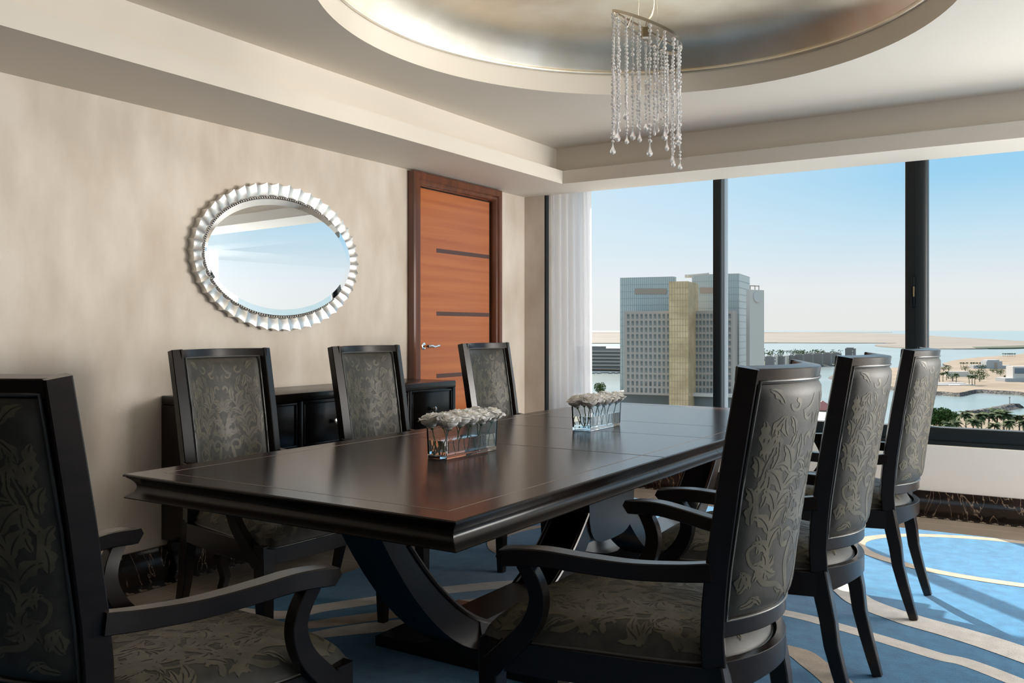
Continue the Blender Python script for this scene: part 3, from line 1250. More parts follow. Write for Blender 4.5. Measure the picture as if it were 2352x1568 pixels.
for i in range(4):
    y0, y1 = bays[i] - 3.765 + .022, bays[i + 1] - 3.765 - .022
    if i == 0:
        y0 += .012
    if i == 3:
        y1 -= .012
    for nm, z0, z1 in (('drawer', .635, .868), ('cabinet_door', .258, .625)):
        b = MB()
        b.box(lx1 - .0199, lx1 - .012, y0, y1, z0, z1, .002)
        e = .012
        for (a0, a1, c0, c1) in ((y0, y1, z1 - e, z1), (y0, y1, z0, z0 + e), (y0, y0 + e, z0 + e, z1 - e), (y1 - e, y1, z0 + e, z1 - e)):
            b.box(lx1 - .0125, lx1 - .007, a0, a1, c0, c1, .002)
        d = b.build(nm, 'espresso_wood', sb, smooth=30)
        b = MB()
        b.lathe([(.006, 0), (.006, .012), (.013, .016), (.017, .022), (.015, .028), (.006, .031)], 16, (lx1 - .012, (y0 + y1) / 2 if nm == 'drawer' else y1 - .05, .752 if nm == 'drawer' else .5), axis='X')
        b.build('knob', 'nickel', d, smooth=50)
for xx in (lx0 + .04, lx1 - .05):
    for yy in (-ly + .06, ly - .06):
        b = MB()
        s = 1 if yy > 0 else -1
        b.sweep(cat_rom([(xx, yy, .205), (xx, yy + s * .018, .16), (xx, yy + s * .008, .11), (xx, yy - s * .006, .06), (xx, yy + s * .012, .002)], 5), (1, 0, 0), [.05] * 8 + [.04] * 13, [.055] * 6 + [.042] * 10 + [.034] * 5, .2)
        b.build('leg', 'espresso_wood', sb, smooth=40)

# ------------------------------------------------------------------ MIRROR
mc = Vector((XL, 3.595, 1.662))
mi_ = thing('oval_mirror', 'oval mirror in a fluted silver frame on the left wall', 'mirror', mc)
NF = 46
b = MB()
ao, bo, ai, bi = .624, .420, .547, .345


def frame(u, v):
    a = 2 * math.pi * u
    f = (u * NF) % 1.0
    sc = 1 - (2 * f - 1) ** 2            # 0 on the ribs, 1 mid flute
    k = v
    ra, rb = lerp(ai, ao - .012 * sc, k), lerp(bi, bo - .012 * sc, k)
    d = lerp(.036, .052, math.sin(k * math.pi * .5)) - .008 * sc * (.85 + .15 * k)
    return (d, ra * math.cos(a), rb * math.sin(a))


b.grid(frame, NF * 8, 6, closed_u=True)


def rim(u, v):
    a = 2 * math.pi * u
    f = (u * NF) % 1.0
    sc = 1 - (2 * f - 1) ** 2
    d0 = .052 - .008 * sc
    return (lerp(d0, .001, v), (ao - .012 * sc) * math.cos(a), (bo - .012 * sc) * math.sin(a))


b.grid(rim, NF * 8, 1, closed_u=True)
b.build('frame', 'silver_frame', mi_, smooth=24)
b = MB()
for k in range(190):
    a = 2 * math.pi * k / 190
    bm = bmesh.new()
    bmesh.ops.create_icosphere(bm, subdivisions=1, radius=.0062, matrix=Matrix.Translation((.033, (ai - .006) * math.cos(a), (bi - .006) * math.sin(a))))
    b.bm(bm)
b.tube([(.031, (ai + .004) * math.cos(2 * math.pi * k / 120), (bi + .004) * math.sin(2 * math.pi * k / 120)) for k in range(120)], .005, 6, closed=True)
b.grid(lambda u, v: (lerp(.034, .003, v), (ai - .012 - .003 * v) * math.cos(2 * math.pi * u), (bi - .012 - .003 * v) * math.sin(2 * math.pi * u)), 120, 2, closed_u=True)
b.build('beaded_rim', 'silver_frame', mi_, smooth=60)
b = MB()
ag, bgl = ai - .0145, bi - .0145
TILT = math.tan(R(3.3))


def gl(k, a, d):
    y, z = (ag - k) * math.cos(a), (bgl - k) * math.sin(a)
    return (d + .023 + TILT * y, y, z)


n = 120
ring0 = [gl(0, 2 * math.pi * k / n, .0095) for k in range(n)]
ring1 = [gl(.034, 2 * math.pi * k / n, .0108) for k in range(n)]
b.add(ring0 + ring1, [(k, (k + 1) % n, n + (k + 1) % n, n + k) for k in range(n)])
b.add(ring1, [tuple(range(n))])
b.build('mirror_glass', 'mirror_glass', mi_, recalc=True)

# ------------------------------------------------------------------ VASES AND ROSES


def make_bloom(seed):
    rnd = random.Random(seed)
    b = MB()
    np_ = 27
    for i in range(np_):
        f = i / (np_ - 1)
        ang = i * 2.399963 + rnd.uniform(-.2, .2)
        R_ = .006 + .026 * f ** .75
        hgt = .050 - .007 * f + rnd.uniform(-.002, .002)
        wid = lerp(1.15, .72, f)
        curl = (.002 + .012 * f ** 2) * rnd.uniform(.6, 1.2)
        ph = rnd.uniform(0, 6)

        def pt(u, v, ang=ang, R_=R_, hgt=hgt, wid=wid, curl=curl, ph=ph, f=f):
            s = 2 * u - 1
            w = wid * (.35 + .65 * math.sin(math.pi * min(.08 + .55 * v, .55)))
            a = ang + s * w
            rr = R_ * (.22 + .78 * math.sin(math.pi * .5 * min(v / .62, 1))) - .10 * R_ * max(v - .62, 0)
            k = max(v - .74, 0) / .26
            rr += curl * k * k * (1 + .25 * math.sin(s * 4 + ph)) + .0011 * math.sin(s * 8 + ph) * v * v
            zz = hgt * (v ** .9) * (1 - .12 * s * s) - curl * .75 * k ** 2.2 + .0010 * math.sin(s * 10 + ph) * v ** 3
            return (rr * math.cos(a), rr * math.sin(a), zz)
        b.grid(pt, 10, 10)
    b.lathe([(.004, -.003), (.012, .001), (.018, .010), (.016, .022), (.004, .030)], 14)
    return b


blooms = [make_bloom(k) for k in (1, 2, 3)]


def rose_proto(bi_):
    root = thing('white_rose', None, 'flower')
    bl = blooms[bi_].build('bloom', 'petal', root, smooth=70, recalc=False)
    b = MB()
    for k in range(5):
        a = k * 2 * math.pi / 5
        b.grid(lambda u, v: ((.003 + .014 * v) * math.cos(a + (u - .5) * .7 * (1 - v)), (.003 + .016 * v) * math.sin(a + (u - .5) * .7 * (1 - v)), -.003 - .005 * v + .003 * v * v), 2, 4)
    b.lathe([(.0025, -.010), (.006, -.006), (.006, -.001), (.003, .001)], 10)
    b.build('sepals', 'stem_green', root, smooth=60, recalc=False)
    b = MB()
    b.tube(cat_rom([(0, 0, -.006), (.002, .001, -.035), (-.001, .003, -.065), (.003, .001, -.088)], 5), .0019, 7)
    b.build('stem', 'stem_green', root, smooth=60)
    return root


rose_first = [True, True, True]
protos = [rose_proto(k) for k in range(3)]
ORD = ['first', 'second', 'third', 'fourth', 'fifth']


def vase(xc, yc, L, Wd, Hh, label, where, grp):
    v = thing('glass_vase', label, 'vase', (xc, yc, TZ + .0006), 0)
    b = MB()
    w, l, tk, bt = Wd / 2, L / 2, .005, .013
    g = .004      # slight flare

    def rect(x, y, z):
        return [(-x, -y, z), (x, -y, z), (x, y, z), (-x, y, z)]
    q = rect(w - g, l - g, 0) + rect(w, l, Hh) + rect(w - tk, l - tk, Hh) + rect(w - tk - g, l - tk - g, bt)
    fs = [(3, 2, 1, 0)]
    for i in range(3):
        for k in range(4):
            fs.append((i * 4 + k, i * 4 + (k + 1) % 4, (i + 1) * 4 + (k + 1) % 4, (i + 1) * 4 + k))
    fs.append((12, 13, 14, 15))
    b.add(q, fs)
    o = b.build('glass', 'clear_glass', v)
    md = o.modifiers.new('edge', 'BEVEL')
    md.width = .0012
    md.segments = 2
    b = MB()
    wl = Hh * .56
    kk = (wl - bt) / Hh * g
    q = rect(w - tk - g - .0004, l - tk - g - .0004, bt + .0004) + rect(w - tk - g + kk - .0004, l - tk - g + kk - .0004, wl)
    b.add(q, [(3, 2, 1, 0), (4, 5, 6, 7)] + [(k, (k + 1) % 4, 4 + (k + 1) % 4, 4 + k) for k in range(4)])
    b.build('water', 'water', v)
    for i in range(5):
        for j, side in ((0, 'wall-side'), (1, 'chair-side')):
            k = (i * 2 + j + (0 if where == 'near' else 1)) % 3
            if rose_first[k]:
                r_ = protos[k]
                rose_first[k] = False
            else:
                r_ = copy_tree(protos[k])
            x = xc + (-.032 if j == 0 else .032) + random.uniform(-.003, .003)
            y = yc - l + .026 + i * (L - .052) / 4 + random.uniform(-.004, .004) + (.004 if j else -.004)
            r_.location = (x, y, TZ + Hh - .006 + random.uniform(-.004, .004))
            r_.scale = (1.14, 1.14, 1.08)
            r_.rotation_mode = 'ZXY'
            ex = -.10 if j == 0 else .10
            r_.rotation_euler = (random.uniform(-.10, .10) + (.22 if i == 0 else -.22 if i == 4 else 0), ex * 2.2, random.uniform(0, 6.28))
            r_['label'] = 'white rose, %s from the viewer in the %s row of the %s glass vase' % (ORD[i], side, where)
            r_['group'] = grp
    return v


vase(-1.925, 2.688, .325, .092, .115, 'rectangular clear glass vase of white roses on the near part of the table', 'near', 'white roses in the near vase')
vase(-1.905, 3.735, .315, .100, .115, 'rectangular clear glass vase of white roses on the far part of the table', 'far', 'white roses in the far vase')

# ------------------------------------------------------------------ CHANDELIER
chp = at(1483, 757, 3.9)
chp.z = 0
ch = thing('chandelier', 'hanging chandelier of crystal strands under the silver dome', 'chandelier', (chp.x, chp.y, 2.55), TH)


def chz(s):
    return 2.646 - 2.55 - .170 * (s + .145) / .30


def chw(s):
    f = (s + .145) / .30
    return .125 * (math.sin(math.pi * min(f * .62, 1)) ** .8) * (1 if f < .8 else math.sqrt(max(1 - ((f - .8) / .2) ** 2, 0)))


loop = []
for k in range(41):
    f = k / 40
    s_ = -.145 + .30 * (1 - (1 - f) ** 1.4)
    loop.append((s_, -chw(s_)))
loop2 = loop[:-1] + [(s_, -y) for s_, y in loop[::-1]][:-1]
b = MB()
P = [Vector((s_, y, chz(s_))) for s_, y in loop2]
n = len(P)
for i in range(n):
    a, c = P[i], P[(i + 1) % n]
    d = (c - a)
    if d.length < 1e-5:
        continue
q, fs = [], []
for i in range(n):
    p = P[i]
    tn = (P[(i + 1) % n] - P[i - 1]).normalized()
    nn = Vector((-tn.y, tn.x, 0)).normalized() * .0013
    q += [p + nn + Vector((0, 0, .007)), p - nn + Vector((0, 0, .007)), p - nn - Vector((0, 0, .007)), p + nn - Vector((0, 0, .007))]
for i in range(n):
    j = (i + 1) % n
    for k in range(4):
        fs.append((i * 4 + k, i * 4 + (k + 1) % 4, j * 4 + (k + 1) % 4, j * 4 + k))
b.add(q, fs)
b.build('band', 'nickel', ch, smooth=40)
b = MB()
b.sweep([(-.14, 0, chz(-.14)), (.0, 0, chz(0)), (.145, 0, chz(.145))], (0, 1, 0), .012, .006)
for s_ in (-.07, .0, .07):
    b.sweep([(s_, -chw(s_), chz(s_)), (s_, chw(s_), chz(s_))], (0, 0, 1), .012, .004)
b.build('cross_bar', 'nickel', ch, smooth=40)
b = MB()
b.box(-.016, .016, -.016, .016, chz(0) - .035, chz(0) + .008, .002)
lc = b.build('lamp_cup', 'brass', ch)
b = MB()
b.lathe([(.013, chz(0) - .036), (.013, chz(0) - .0352)], 16)
b.build('lens', 'lamp_lens', lc)
lamp = bpy.data.lights.new('chandelier_lamp', 'SPOT')
lamp.spot_size = R(140)
lamp.spot_blend = .6
lamp.energy = 26
lamp.color = (1, .93, .82)
lamp.shadow_soft_size = .03
lo = bpy.data.objects.new('chandelier_lamp', lamp)
lo.location = (0, 0, chz(0) + .05)
lo.rotation_euler = (math.pi, 0, 0)
lo.parent = ch
COL.objects.link(lo)
domez = 2.95 - 2.55
b = MB()
b.tube(cat_rom([(0, 0, chz(0)), (.006, 0, chz(0) + .035), (.028, .0, chz(0) + .065), (.040, 0, chz(0) + .12), (.028, 0, chz(0) + .2), (.01, 0, domez)], 8), .0032, 8)
b.build('cable', 'cord_metal', ch, smooth=60)
for s_ in (-.034, .058):
    b = MB()
    b.tube([(s_, 0, chz(s_)), (s_ * .6, 0, domez - .004)], .0006, 5)
    b.build('suspension_wire', 'cord_metal', ch)
b = MB()
b.lathe([(.05, domez - .03), (.055, domez - .005), (.055, domez + .02)], 24)
b.build('ceiling_rose', 'nickel', ch, smooth=40)


def gem(b, c, r, kind, rnd):
    x, y, z = c
    if kind == 0:      # faceted bead
        b.lathe([(r * .25, z - r), (r * .8, z - r * .55), (r, z), (r * .8, z + r * .55), (r * .25, z + r)], 8, (x, y, 0))
        return 2 * r
    if kind == 1:      # bicone
        b.lathe([(r * .1, z - r * 1.15), (r, z), (r * .1, z + r * 1.15)], 8, (x, y, 0))
        return 2.3 * r
    if kind == 2:      # long prism
        h = r * 4
        a = rnd.uniform(0, 3)
        q = []
        for zz, k in ((z - h / 2, .55), (z + h / 2, 1.0)):
            for t_ in range(4):
                q.append((x + r * k * math.cos(a + t_ * math.pi / 2) * (1 if t_ % 2 else .55), y + r * k * math.sin(a + t_ * math.pi / 2) * (1 if t_ % 2 else .55), zz))
        b.add(q, [(3, 2, 1, 0), (4, 5, 6, 7)] + [(k, (k + 1) % 4, 4 + (k + 1) % 4, 4 + k) for k in range(4)])
        return h
    return 0


def drop(b, c, r, h):
    x, y, z = c
    b.lathe([(r * .12, z), (r * .35, z - h * .35), (r * .95, z - h * .72), (r * .8, z - h * .88), (r * .1, z - h)], 8, (x, y, 0))


rnd = random.Random(11)
bottoms = [(1404, 355, 1), (1411, 318, -1), (1417, 326, 1), (1424, 304, -1), (1435, 276, 1), (1443, 331, -1), (1449, 322, 1), (1464, 327, 1), (1471, 296, -1),
           (1484, 360, 1), (1492, 302, -1), (1503, 305, 1), (1511, 312, -1), (1516, 323, 1), (1528, 277, -1), (1537, 384, 1), (1541, 305, -1), (1548, 322, 1), (1551, 376, -1), (1556, 390, 1), (1561, 335, -1), (1541, 347, -1)]
for (px, py, sd) in bottoms:
    s_ = (px - 1483) / FPX * 3.9
    s_ = max(min(s_, .152), -.144)
    yy = sd * -chw(s_) * rnd.uniform(.7, 1)
    ztop = chz(s_) - .008
    zbot = CH + (HY - py) / FPX * (3.9 + yy) - 2.55
    b = MB()
    z = ztop
    big = rnd.random() < .35
    dh = rnd.choice([.040, .050, .034])
    b.tube([(s_, yy, ztop), (s_, yy, zbot + dh)], .0007, 5)
    while z > zbot + dh + .012:
        k = rnd.choices([0, 1, 2], [6, 2.2, 1.1])[0]
        r_ = rnd.choice([.0058, .0066, .0076, .0095])
        if k == 2:
            r_ = rnd.choice([.006, .0075])
        hh = {0: 2 * r_, 1: 2.3 * r_, 2: 4 * r_}[k]
        if z - hh < zbot + dh:
            r_, k = .004, 0
            hh = .008
        gem(b, (s_ + rnd.uniform(-.0015, .0015), yy, z - hh / 2), r_, k, rnd)
        z -= hh + .0016
    st_ = b.build('crystal_strand', 'crystal', ch)
    b = MB()
    drop(b, (s_, yy, z), .0135 if dh > .045 else .0078 if dh < .038 else .0105, z - zbot)
    b.build('drop', 'crystal', st_)

# ------------------------------------------------------------------ OUTSIDE
SEA = -60.0
noise_mat('sea_water', (.11, .14, .13), (.15, .175, .165), (.012, .012, .012), .22, spec=.5, detail=6, lo=.35, hi=.65)
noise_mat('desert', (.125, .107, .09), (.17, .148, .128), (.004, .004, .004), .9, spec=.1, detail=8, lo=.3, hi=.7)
noise_mat('sand', (.15, .115, .082), (.20, .155, .115), (.02, .02, .02), .9, spec=.1, detail=7)
noise_mat('rocks', (.018, .017, .016), (.11, .10, .09), (.55, .55, .55), .9, spec=.1, detail=5, lo=.4, hi=.6)
mat('scrub', (.055, .062, .04), .9, spec=.1)
mat('concrete', (.31, .27, .23), .8)
mat('concrete_pale', (.46, .42, .37), .8)
mat('concrete_warm', (.44, .42, .38), .8)
mat('curtain_wall', (.36, .40, .38), .3, spec=.6)
mat('curtain_line', (.27, .30, .29), .5)
noise_mat('gold_glass', (.36, .24, .12), (.62, .46, .27), (.11, .11, .16), .35, metal=.2, detail=8, lo=.3, hi=.72)
mat('gold_line', (.33, .26, .16), .5)
mat('brown_louvre', (.28, .22, .17), .7)
noise_mat('window_pane', (.075, .075, .07), (.17, .18, .17), (.35, .35, .35), .45, spec=.3, detail=2)
mat('window_pane_dark', (.16, .165, .16), .2)
mat('podium', (.10, .12, .12), .3)
mat('house_white', (.32, .31, .30), .7)
mat('house_grey', (.15, .135, .12), .7)
mat('house_tan', (.50, .44, .37), .7)
mat('roof_red', (.30, .10, .08), .7)
mat('glass_far', (.10, .13, .15), .2)
noise_mat('foliage', (.014, .036, .008), (.05, .09, .02), (.9, .9, .9), .8, spec=.1, detail=2)
noise_mat('foliage_lime', (.08, .10, .014), (.14, .155, .026), (.9, .9, .9), .8, spec=.1, detail=2)
noise_mat('palm_leaf', (.03, .05, .02), (.085, .105, .042), (.9, .9, .9), .8, spec=.1, detail=2)
mat('trunk', (.16, .12, .085), .9)
mat('roof_white', (.78, .76, .72), .6)
mat('parapet_grey', (.36, .36, .35), .8)


def sea_at(px, py, z=SEA):
    return fl(px, py, z)


# sea
b = MB()
c = FWD * 100
nseg = 48
for i in range(1):
    L = 60000
    b.add([(-L, -L, SEA), (L, -L, SEA), (L, L, SEA), (-L, L, SEA)], [(0, 1, 2, 3)])
struct(tag(b.build('sea', 'sea_water'), 'pale sea water beyond the window', 'sea'))


def land(name, outline, mname, label, z=1.5, skirt_mat=None, cat='land', slope=6.0):
    """land polygon given by the pixels of its water line, far side first"""
    P = [sea_at(x, y) for x, y in outline]
    b = MB()
    ctr = sum(P, Vector()) / len(P)
    n = len(P)
    top_ = []
    for p in P:
        d = (ctr - p)
        d.z = 0
        k = min(slope / max(d.length, 1), .4)
        top_.append(Vector((p.x + d.x * k, p.y + d.y * k, SEA + z)))
    b.add([(p.x, p.y, SEA - .5) for p in P] + [tuple(p) for p in top_], [(k, (k + 1) % n, n + (k + 1) % n, n + k) for k in range(n)], 1)
    b.add([tuple(p) for p in top_], [tuple(range(n))], 0)
    o = b.build(name, [mname, skirt_mat or mname])
    return struct(tag(o, label, cat))


def smooth_px(pts, n=6):
    return [(p.x, p.y) for p in cat_rom([Vector((x, y, 0)) for x, y in pts], n)]


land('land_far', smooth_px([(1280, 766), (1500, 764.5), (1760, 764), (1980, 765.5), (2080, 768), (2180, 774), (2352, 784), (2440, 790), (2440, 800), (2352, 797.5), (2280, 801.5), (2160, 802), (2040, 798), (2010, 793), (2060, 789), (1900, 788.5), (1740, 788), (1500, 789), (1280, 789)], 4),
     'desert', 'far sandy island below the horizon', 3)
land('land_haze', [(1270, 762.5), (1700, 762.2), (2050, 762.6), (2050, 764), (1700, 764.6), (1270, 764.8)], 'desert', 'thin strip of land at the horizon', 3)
land('land_mangrove', smooth_px([(2230, 799), (2300, 797), (2420, 793), (2420, 797), (2330, 801), (2240, 801.8)], 3), 'scrub', 'dark green mangrove shore of the far island', 4)
# sandy peninsula on the right
PEN = smooth_px([(2165, 838), (2200, 829), (2265, 822), (2330, 818), (2420, 813), (2420, 920), (2352, 909), (2290, 905), (2245, 903), (2205, 911), (2165, 908), (2120, 907), (2060, 897), (2010, 893), (1960, 880), (1915, 873), (1900, 868), (1915, 862), (1960, 856), (2010, 850), (2060, 848), (2150, 846.5), (2185, 844.5), (2172, 842)], 3)
land('land_sand', PEN, 'sand', 'sandy peninsula with villas and palms across the water', 3.2, 'rocks', slope=9)
# town island behind the chairs
land('land_town', smooth_px([(1700, 832), (1780, 826), (1900, 823), (1960, 826), (1985, 832), (1950, 839), (1880, 842), (1780, 846), (1700, 850)], 3), 'scrub', 'built-up island shore behind the tower', 2, 'rocks')
land('land_left', [(1240, 842), (1500, 838), (1500, 853), (1240, 857)], 'concrete', 'quay in front of the long grey building', 1.5)
# near shore with palms
land('land_shore', smooth_px([(2128, 986), (2140, 972), (2170, 958), (2215, 953), (2262, 954), (2310, 962), (2352, 962), (2480, 960), (2480, 1200), (2128, 1200)], 3), 'sand', 'near sandy shore with palm trees', 1.6, 'rocks', slope=3)
land('land_city', [(1180, 905), (1480, 903), (1720, 905), (1860, 935), (1925, 945), (1935, 1500), (1180, 1500)], 'concrete', 'paved ground around the towers', 1.0)

# breakwater
P = [sea_at(x, y) for x, y in ((2225, 953), (2270, 947), (2300, 941), (2325, 936), (2338, 937))]
b = MB()
P2 = cat_rom(P, 14)
random.seed(3)
rows = []
for i, p in enumerate(P2):
    tn = (P2[min(i + 1, len(P2) - 1)] - P2[max(i - 1, 0)]).normalized()
    nn = Vector((-tn.y, tn.x, 0))
    k = 1 if i < len(P2) - 3 else .35
    for w, z in ((-8, -.6), (-4, 1.6), (-2, 3.0), (2, 3.0), (4, 1.6), (8, -.6)):
        rows.append(p + nn * w * k + Vector((random.uniform(-.7, .7), random.uniform(-.7, .7), z * k + random.uniform(-.35, .35))))
n = len(P2)
b.add(rows, [(i * 6 + k, (i + 1) * 6 + k, (i + 1) * 6 + k + 1, i * 6 + k + 1) for i in range(n - 1) for k in range(5)])
tag(b.build('breakwater', 'rocks'), 'rock breakwater reaching into the water behind the palms', 'breakwater')
b = MB()
p = sea_at(2319, 937)
b.tube([p, p + Vector((0, 0, 8))], .25, 8)
b.tube([p + Vector((0, 0, 8)), p + Vector((0, 0, 8.8))], .5, 8)
tag(b.build('beacon_pole', 'house_grey'), 'thin beacon pole on the end of the rock breakwater', 'pole')


# palms
def make_palm(seed, h=5.6, r=3.3, nf=38):
    rn = random.Random(seed)
    root = thing('palm_tree', None, 'palm tree')
    b = MB()
    b.tube([(0, 0, -.5), (.1, 0, h * .4), (.05, .1, h * .8), (0, 0, h)], [.32, .25, .24, .3], 8)
    b.build('trunk', 'trunk', root, smooth=60)
    b = MB()
    for k in range(nf):
        a = k * 2.39996 + rn.uniform(-.2, .2)
        up = rn.uniform(-.15, 1.25)
        L = r * rn.uniform(.85, 1.15)
        d = Vector((math.cos(a), math.sin(a), 0))
        sidev = Vector((-d.y, d.x, 0))
        pts = []
        for j in range(8):
            f = j / 7
            pts.append(Vector((0, 0, h)) + d * (L * f * math.cos(up * (1 - f * .4))) + Vector((0, 0, L * (f * math.sin(up) - .62 * f * f))))
        for j in range(1, 8):
            f = j / 7
            for q_ in (0, .5):
                c0 = pts[j - 1].lerp(pts[j], q_)
                tn = (pts[j] - pts[j - 1]).normalized()
                ll = r * .30 * math.sin(math.pi * (.12 + .8 * f)) + .12
                for s in (-1, 1):
                    tip = c0 + sidev * s * ll * .8 + tn * ll * .55 - Vector((0, 0, ll * .28))
                    wv = tn * .24
                    b.add([c0 - wv, c0 + wv, tip], [(0, 1, 2)])
    b.build('fronds', 'palm_leaf', root, recalc=False)
    return root


palms = [make_palm(1), make_palm(2, 5.0, 3.5), make_palm(3, 6.0, 2.6, 22)]
for p in palms:
    pass
palm_first = [True] * 3


def put_palm(k, loc, s, rz, label, grp):
    if palm_first[k]:
        o = palms[k]
        palm_first[k] = False
    else:
        o = copy_tree(palms[k])
    o.location = loc
    o.scale = (s, s, s)
    o.rotation_euler = (0, 0, rz)
    o['label'] = label
    o['group'] = grp
    return o


random.seed(21)
pos = ['first', 'second', 'third', 'fourth', 'fifth', 'sixth', 'seventh', 'eighth', 'ninth', 'tenth', 'eleventh', 'twelfth']
spots = [(2180, 1002, 1, .75), (2196, 1000, 0, .72), (2219, 988, 0, .92), (2236, 1001, 1, .85), (2254, 994, 0, .95), (2271, 990, 1, 1.0), (2284, 1004, 1, .72), (2291, 988, 0, 1.05), (2306, 992, 1, 1.1), (2318, 1002, 0, .75), (2341, 993, 0, .85), (2352, 1003, 1, .8)]
for i, (x, y, k, s) in enumerate(spots):
    p = sea_at(x, y, SEA + 1.6)
    put_palm(k, p, s * 1.8, random.uniform(0, 6), '%s date palm from the left in the grove just above the window sill' % pos[i], 'palms on the near shore')


def leaf_cloud(b, c, r, n, size, rn, mi=0):
    for _ in range(n):
        while True:
            v = Vector((rn.uniform(-1, 1), rn.uniform(-1, 1), rn.uniform(-1, 1)))
            if .35 < v.length < 1:
                break
        v = v.normalized() * (v.length ** .4)
        p = Vector(c) + Vector((v.x * r[0], v.y * r[1], v.z * r[2]))
        a = Vector((rn.gauss(0, 1), rn.gauss(0, 1), rn.gauss(0, 1))).normalized()
        d = a.orthogonal().normalized()
        e_ = a.cross(d)
        b.add([p + d * size, p + e_ * size * .6, p - d * size, p - e_ * size * .6], [(0, 1, 2, 3)], mi)


def make_tree(px, py, w, h, label, m_='foliage', seed=1, zb=SEA + 1.6, n=900, name='tree', group=None, low=.25):
    p = sea_at(px, py, zb)
    root = thing(name, label, 'tree', p, group=group)
    rn = random.Random(seed)
    b = MB()
    b.tube([(0, 0, -.5), (0, 0, h * .55)], [w * .05, w * .035], 8)
    b.build('trunk', 'trunk', root, smooth=60)
    b = MB()
    for k in range(6):
        a = k * 1.05
        leaf_cloud(b, (w * .22 * math.cos(a), w * .22 * math.sin(a), h * (low + .30 + .08 * math.sin(k * 2.1))), (w * .33, w * .33, h * .30), n // 6, w * .055, rn)
    b.build('crown', m_, root, recalc=False)
    return root


make_tree(2158, 990, 15, 15, 'round dark green tree on the near shore, left of the palms', seed=2, n=1500)
make_tree(2180, 980, 12, 11, 'smaller green tree just right of the round shore tree', seed=4, n=900)
make_tree(2146, 1004, 16, 7, 'lime green bush below the round shore tree', 'foliage_lime', seed=5, n=900, name='bush', low=.1)
make_tree(1378, 908, 11, 13, 'dark tree by the water between curtain and tower', seed=6, zb=SEA + 1)
# trees on the sandy peninsula
rn = random.Random(5)
tr_spots = [(2167, 853, 5), (2179, 852, 5), (2217, 853, 5.5), (2255, 850, 6), (2290, 859, 5), (2298, 862, 4), (2229, 862, 5), (2300, 857, 4), (2318, 861, 4), (2245, 866, 6), (2254, 862, 6), (2260, 870, 5), (2250, 876, 5), (2188, 875, 6.5), (2279, 855, 4)]
for i, (x, y, w) in enumerate(tr_spots):
    make_tree(x, y, w * 2.2, w * 1.6, 'small round tree on the sandy land, %s' % ['near its left shore behind the far chair', 'second from its left shore', 'by the low beige wall', 'right of the low beige wall', 'before the blue roof', 'beside the track to the right', 'in front of the beige wall', 'in the middle of the bare lots', 'left of the right-edge villa', 'at the top of the hedge row', 'at the head of the hedge row', 'right below the hedge row', 'at the foot of the hedge row', 'over the paved plaza', 'behind the bare lots'][i], seed=10 + i, zb=SEA + 3.2, n=160, group='small trees on the sandy peninsula')
pp = [(1992, 871, 'behind the middle chair'), (2005, 873, 'between the middle and far chair'), (2158, 877, 'at the left end of the plaza'), (2166, 876, 'on the left of the plaza'), (2174, 873, 'tallest by the plaza'), (2196, 879, 'right of the plaza tree'), (2226, 884, 'left of the waterside group'), (2233, 885, 'in the waterside group'), (2239, 883, 'at the right of the waterside group')]
for i, (x, y, w) in enumerate(pp):
    put_palm(2, sea_at(x, y, SEA + 3.2), 1.5, i * 1.3, 'slender palm on the sandy land, ' + w, 'palms on the sandy peninsula')
for i, x in enumerate((2304, 2309, 2314, 2318, 2322, 2326, 2331)):
    put_palm(2, sea_at(x, 819, SEA + 3.2), 1.1, i * 1.7, '%s of seven tiny palms on the horizon side of the sandy land' % pos[i], 'row of tiny palms on the far sand')
for i, x in enumerate((2207, 2213, 2221, 2231, 2237, 2244, 2252, 2258)):
    put_palm(2, sea_at(x, 843, SEA + 3.2), 1.1, i * 1.7, '%s of eight small palms along the wall left of the white villa' % pos[i], 'row of small palms by the white villa')


# boxes given by pixels: front-left, front-right, side-right
def pxbox(b, x0, x1, x2, ytop, ybot, D, ang, mi=None, ang_off=0):
    """box whose near vertical edge stands at px x1, forward distance D"""
    a = R(ang)
    ef = -RIGHT * math.cos(a) + FWD * math.sin(a)      # to the left along the front
    es = RIGHT * math.sin(a) + FWD * math.cos(a)       # along the right side, going away
    p = CAM + RIGHT * ((x1 - CX) / FPX * D) + FWD * D

    def hit(px, e_):
        k = (px - CX) / FPX
        # (p + t e - CAM) . RIGHT = k * (...) . FWD
        q = p - CAM
        return (k * q.dot(FWD) - q.dot(RIGHT)) / (e_.dot(RIGHT) - k * e_.dot(FWD))
    lf = hit(x0, ef)
    ls = hit(x2, es)
    zt = CH + (HY - ytop) / FPX * D
    zb = CH + (HY - ybot) / FPX * D
    c = [p, p + ef * lf, p + ef * lf + es * ls, p + es * ls]
    q = [(v.x, v.y, zb) for v in c] + [(v.x, v.y, zt) for v in c]
    b.add(q, [(3, 2, 1, 0), (4, 5, 6, 7)] + [(k, (k + 1) % 4, 4 + (k + 1) % 4, 4 + k) for k in range(4)], mi)
    return p, ef, es, lf, ls, zb, zt


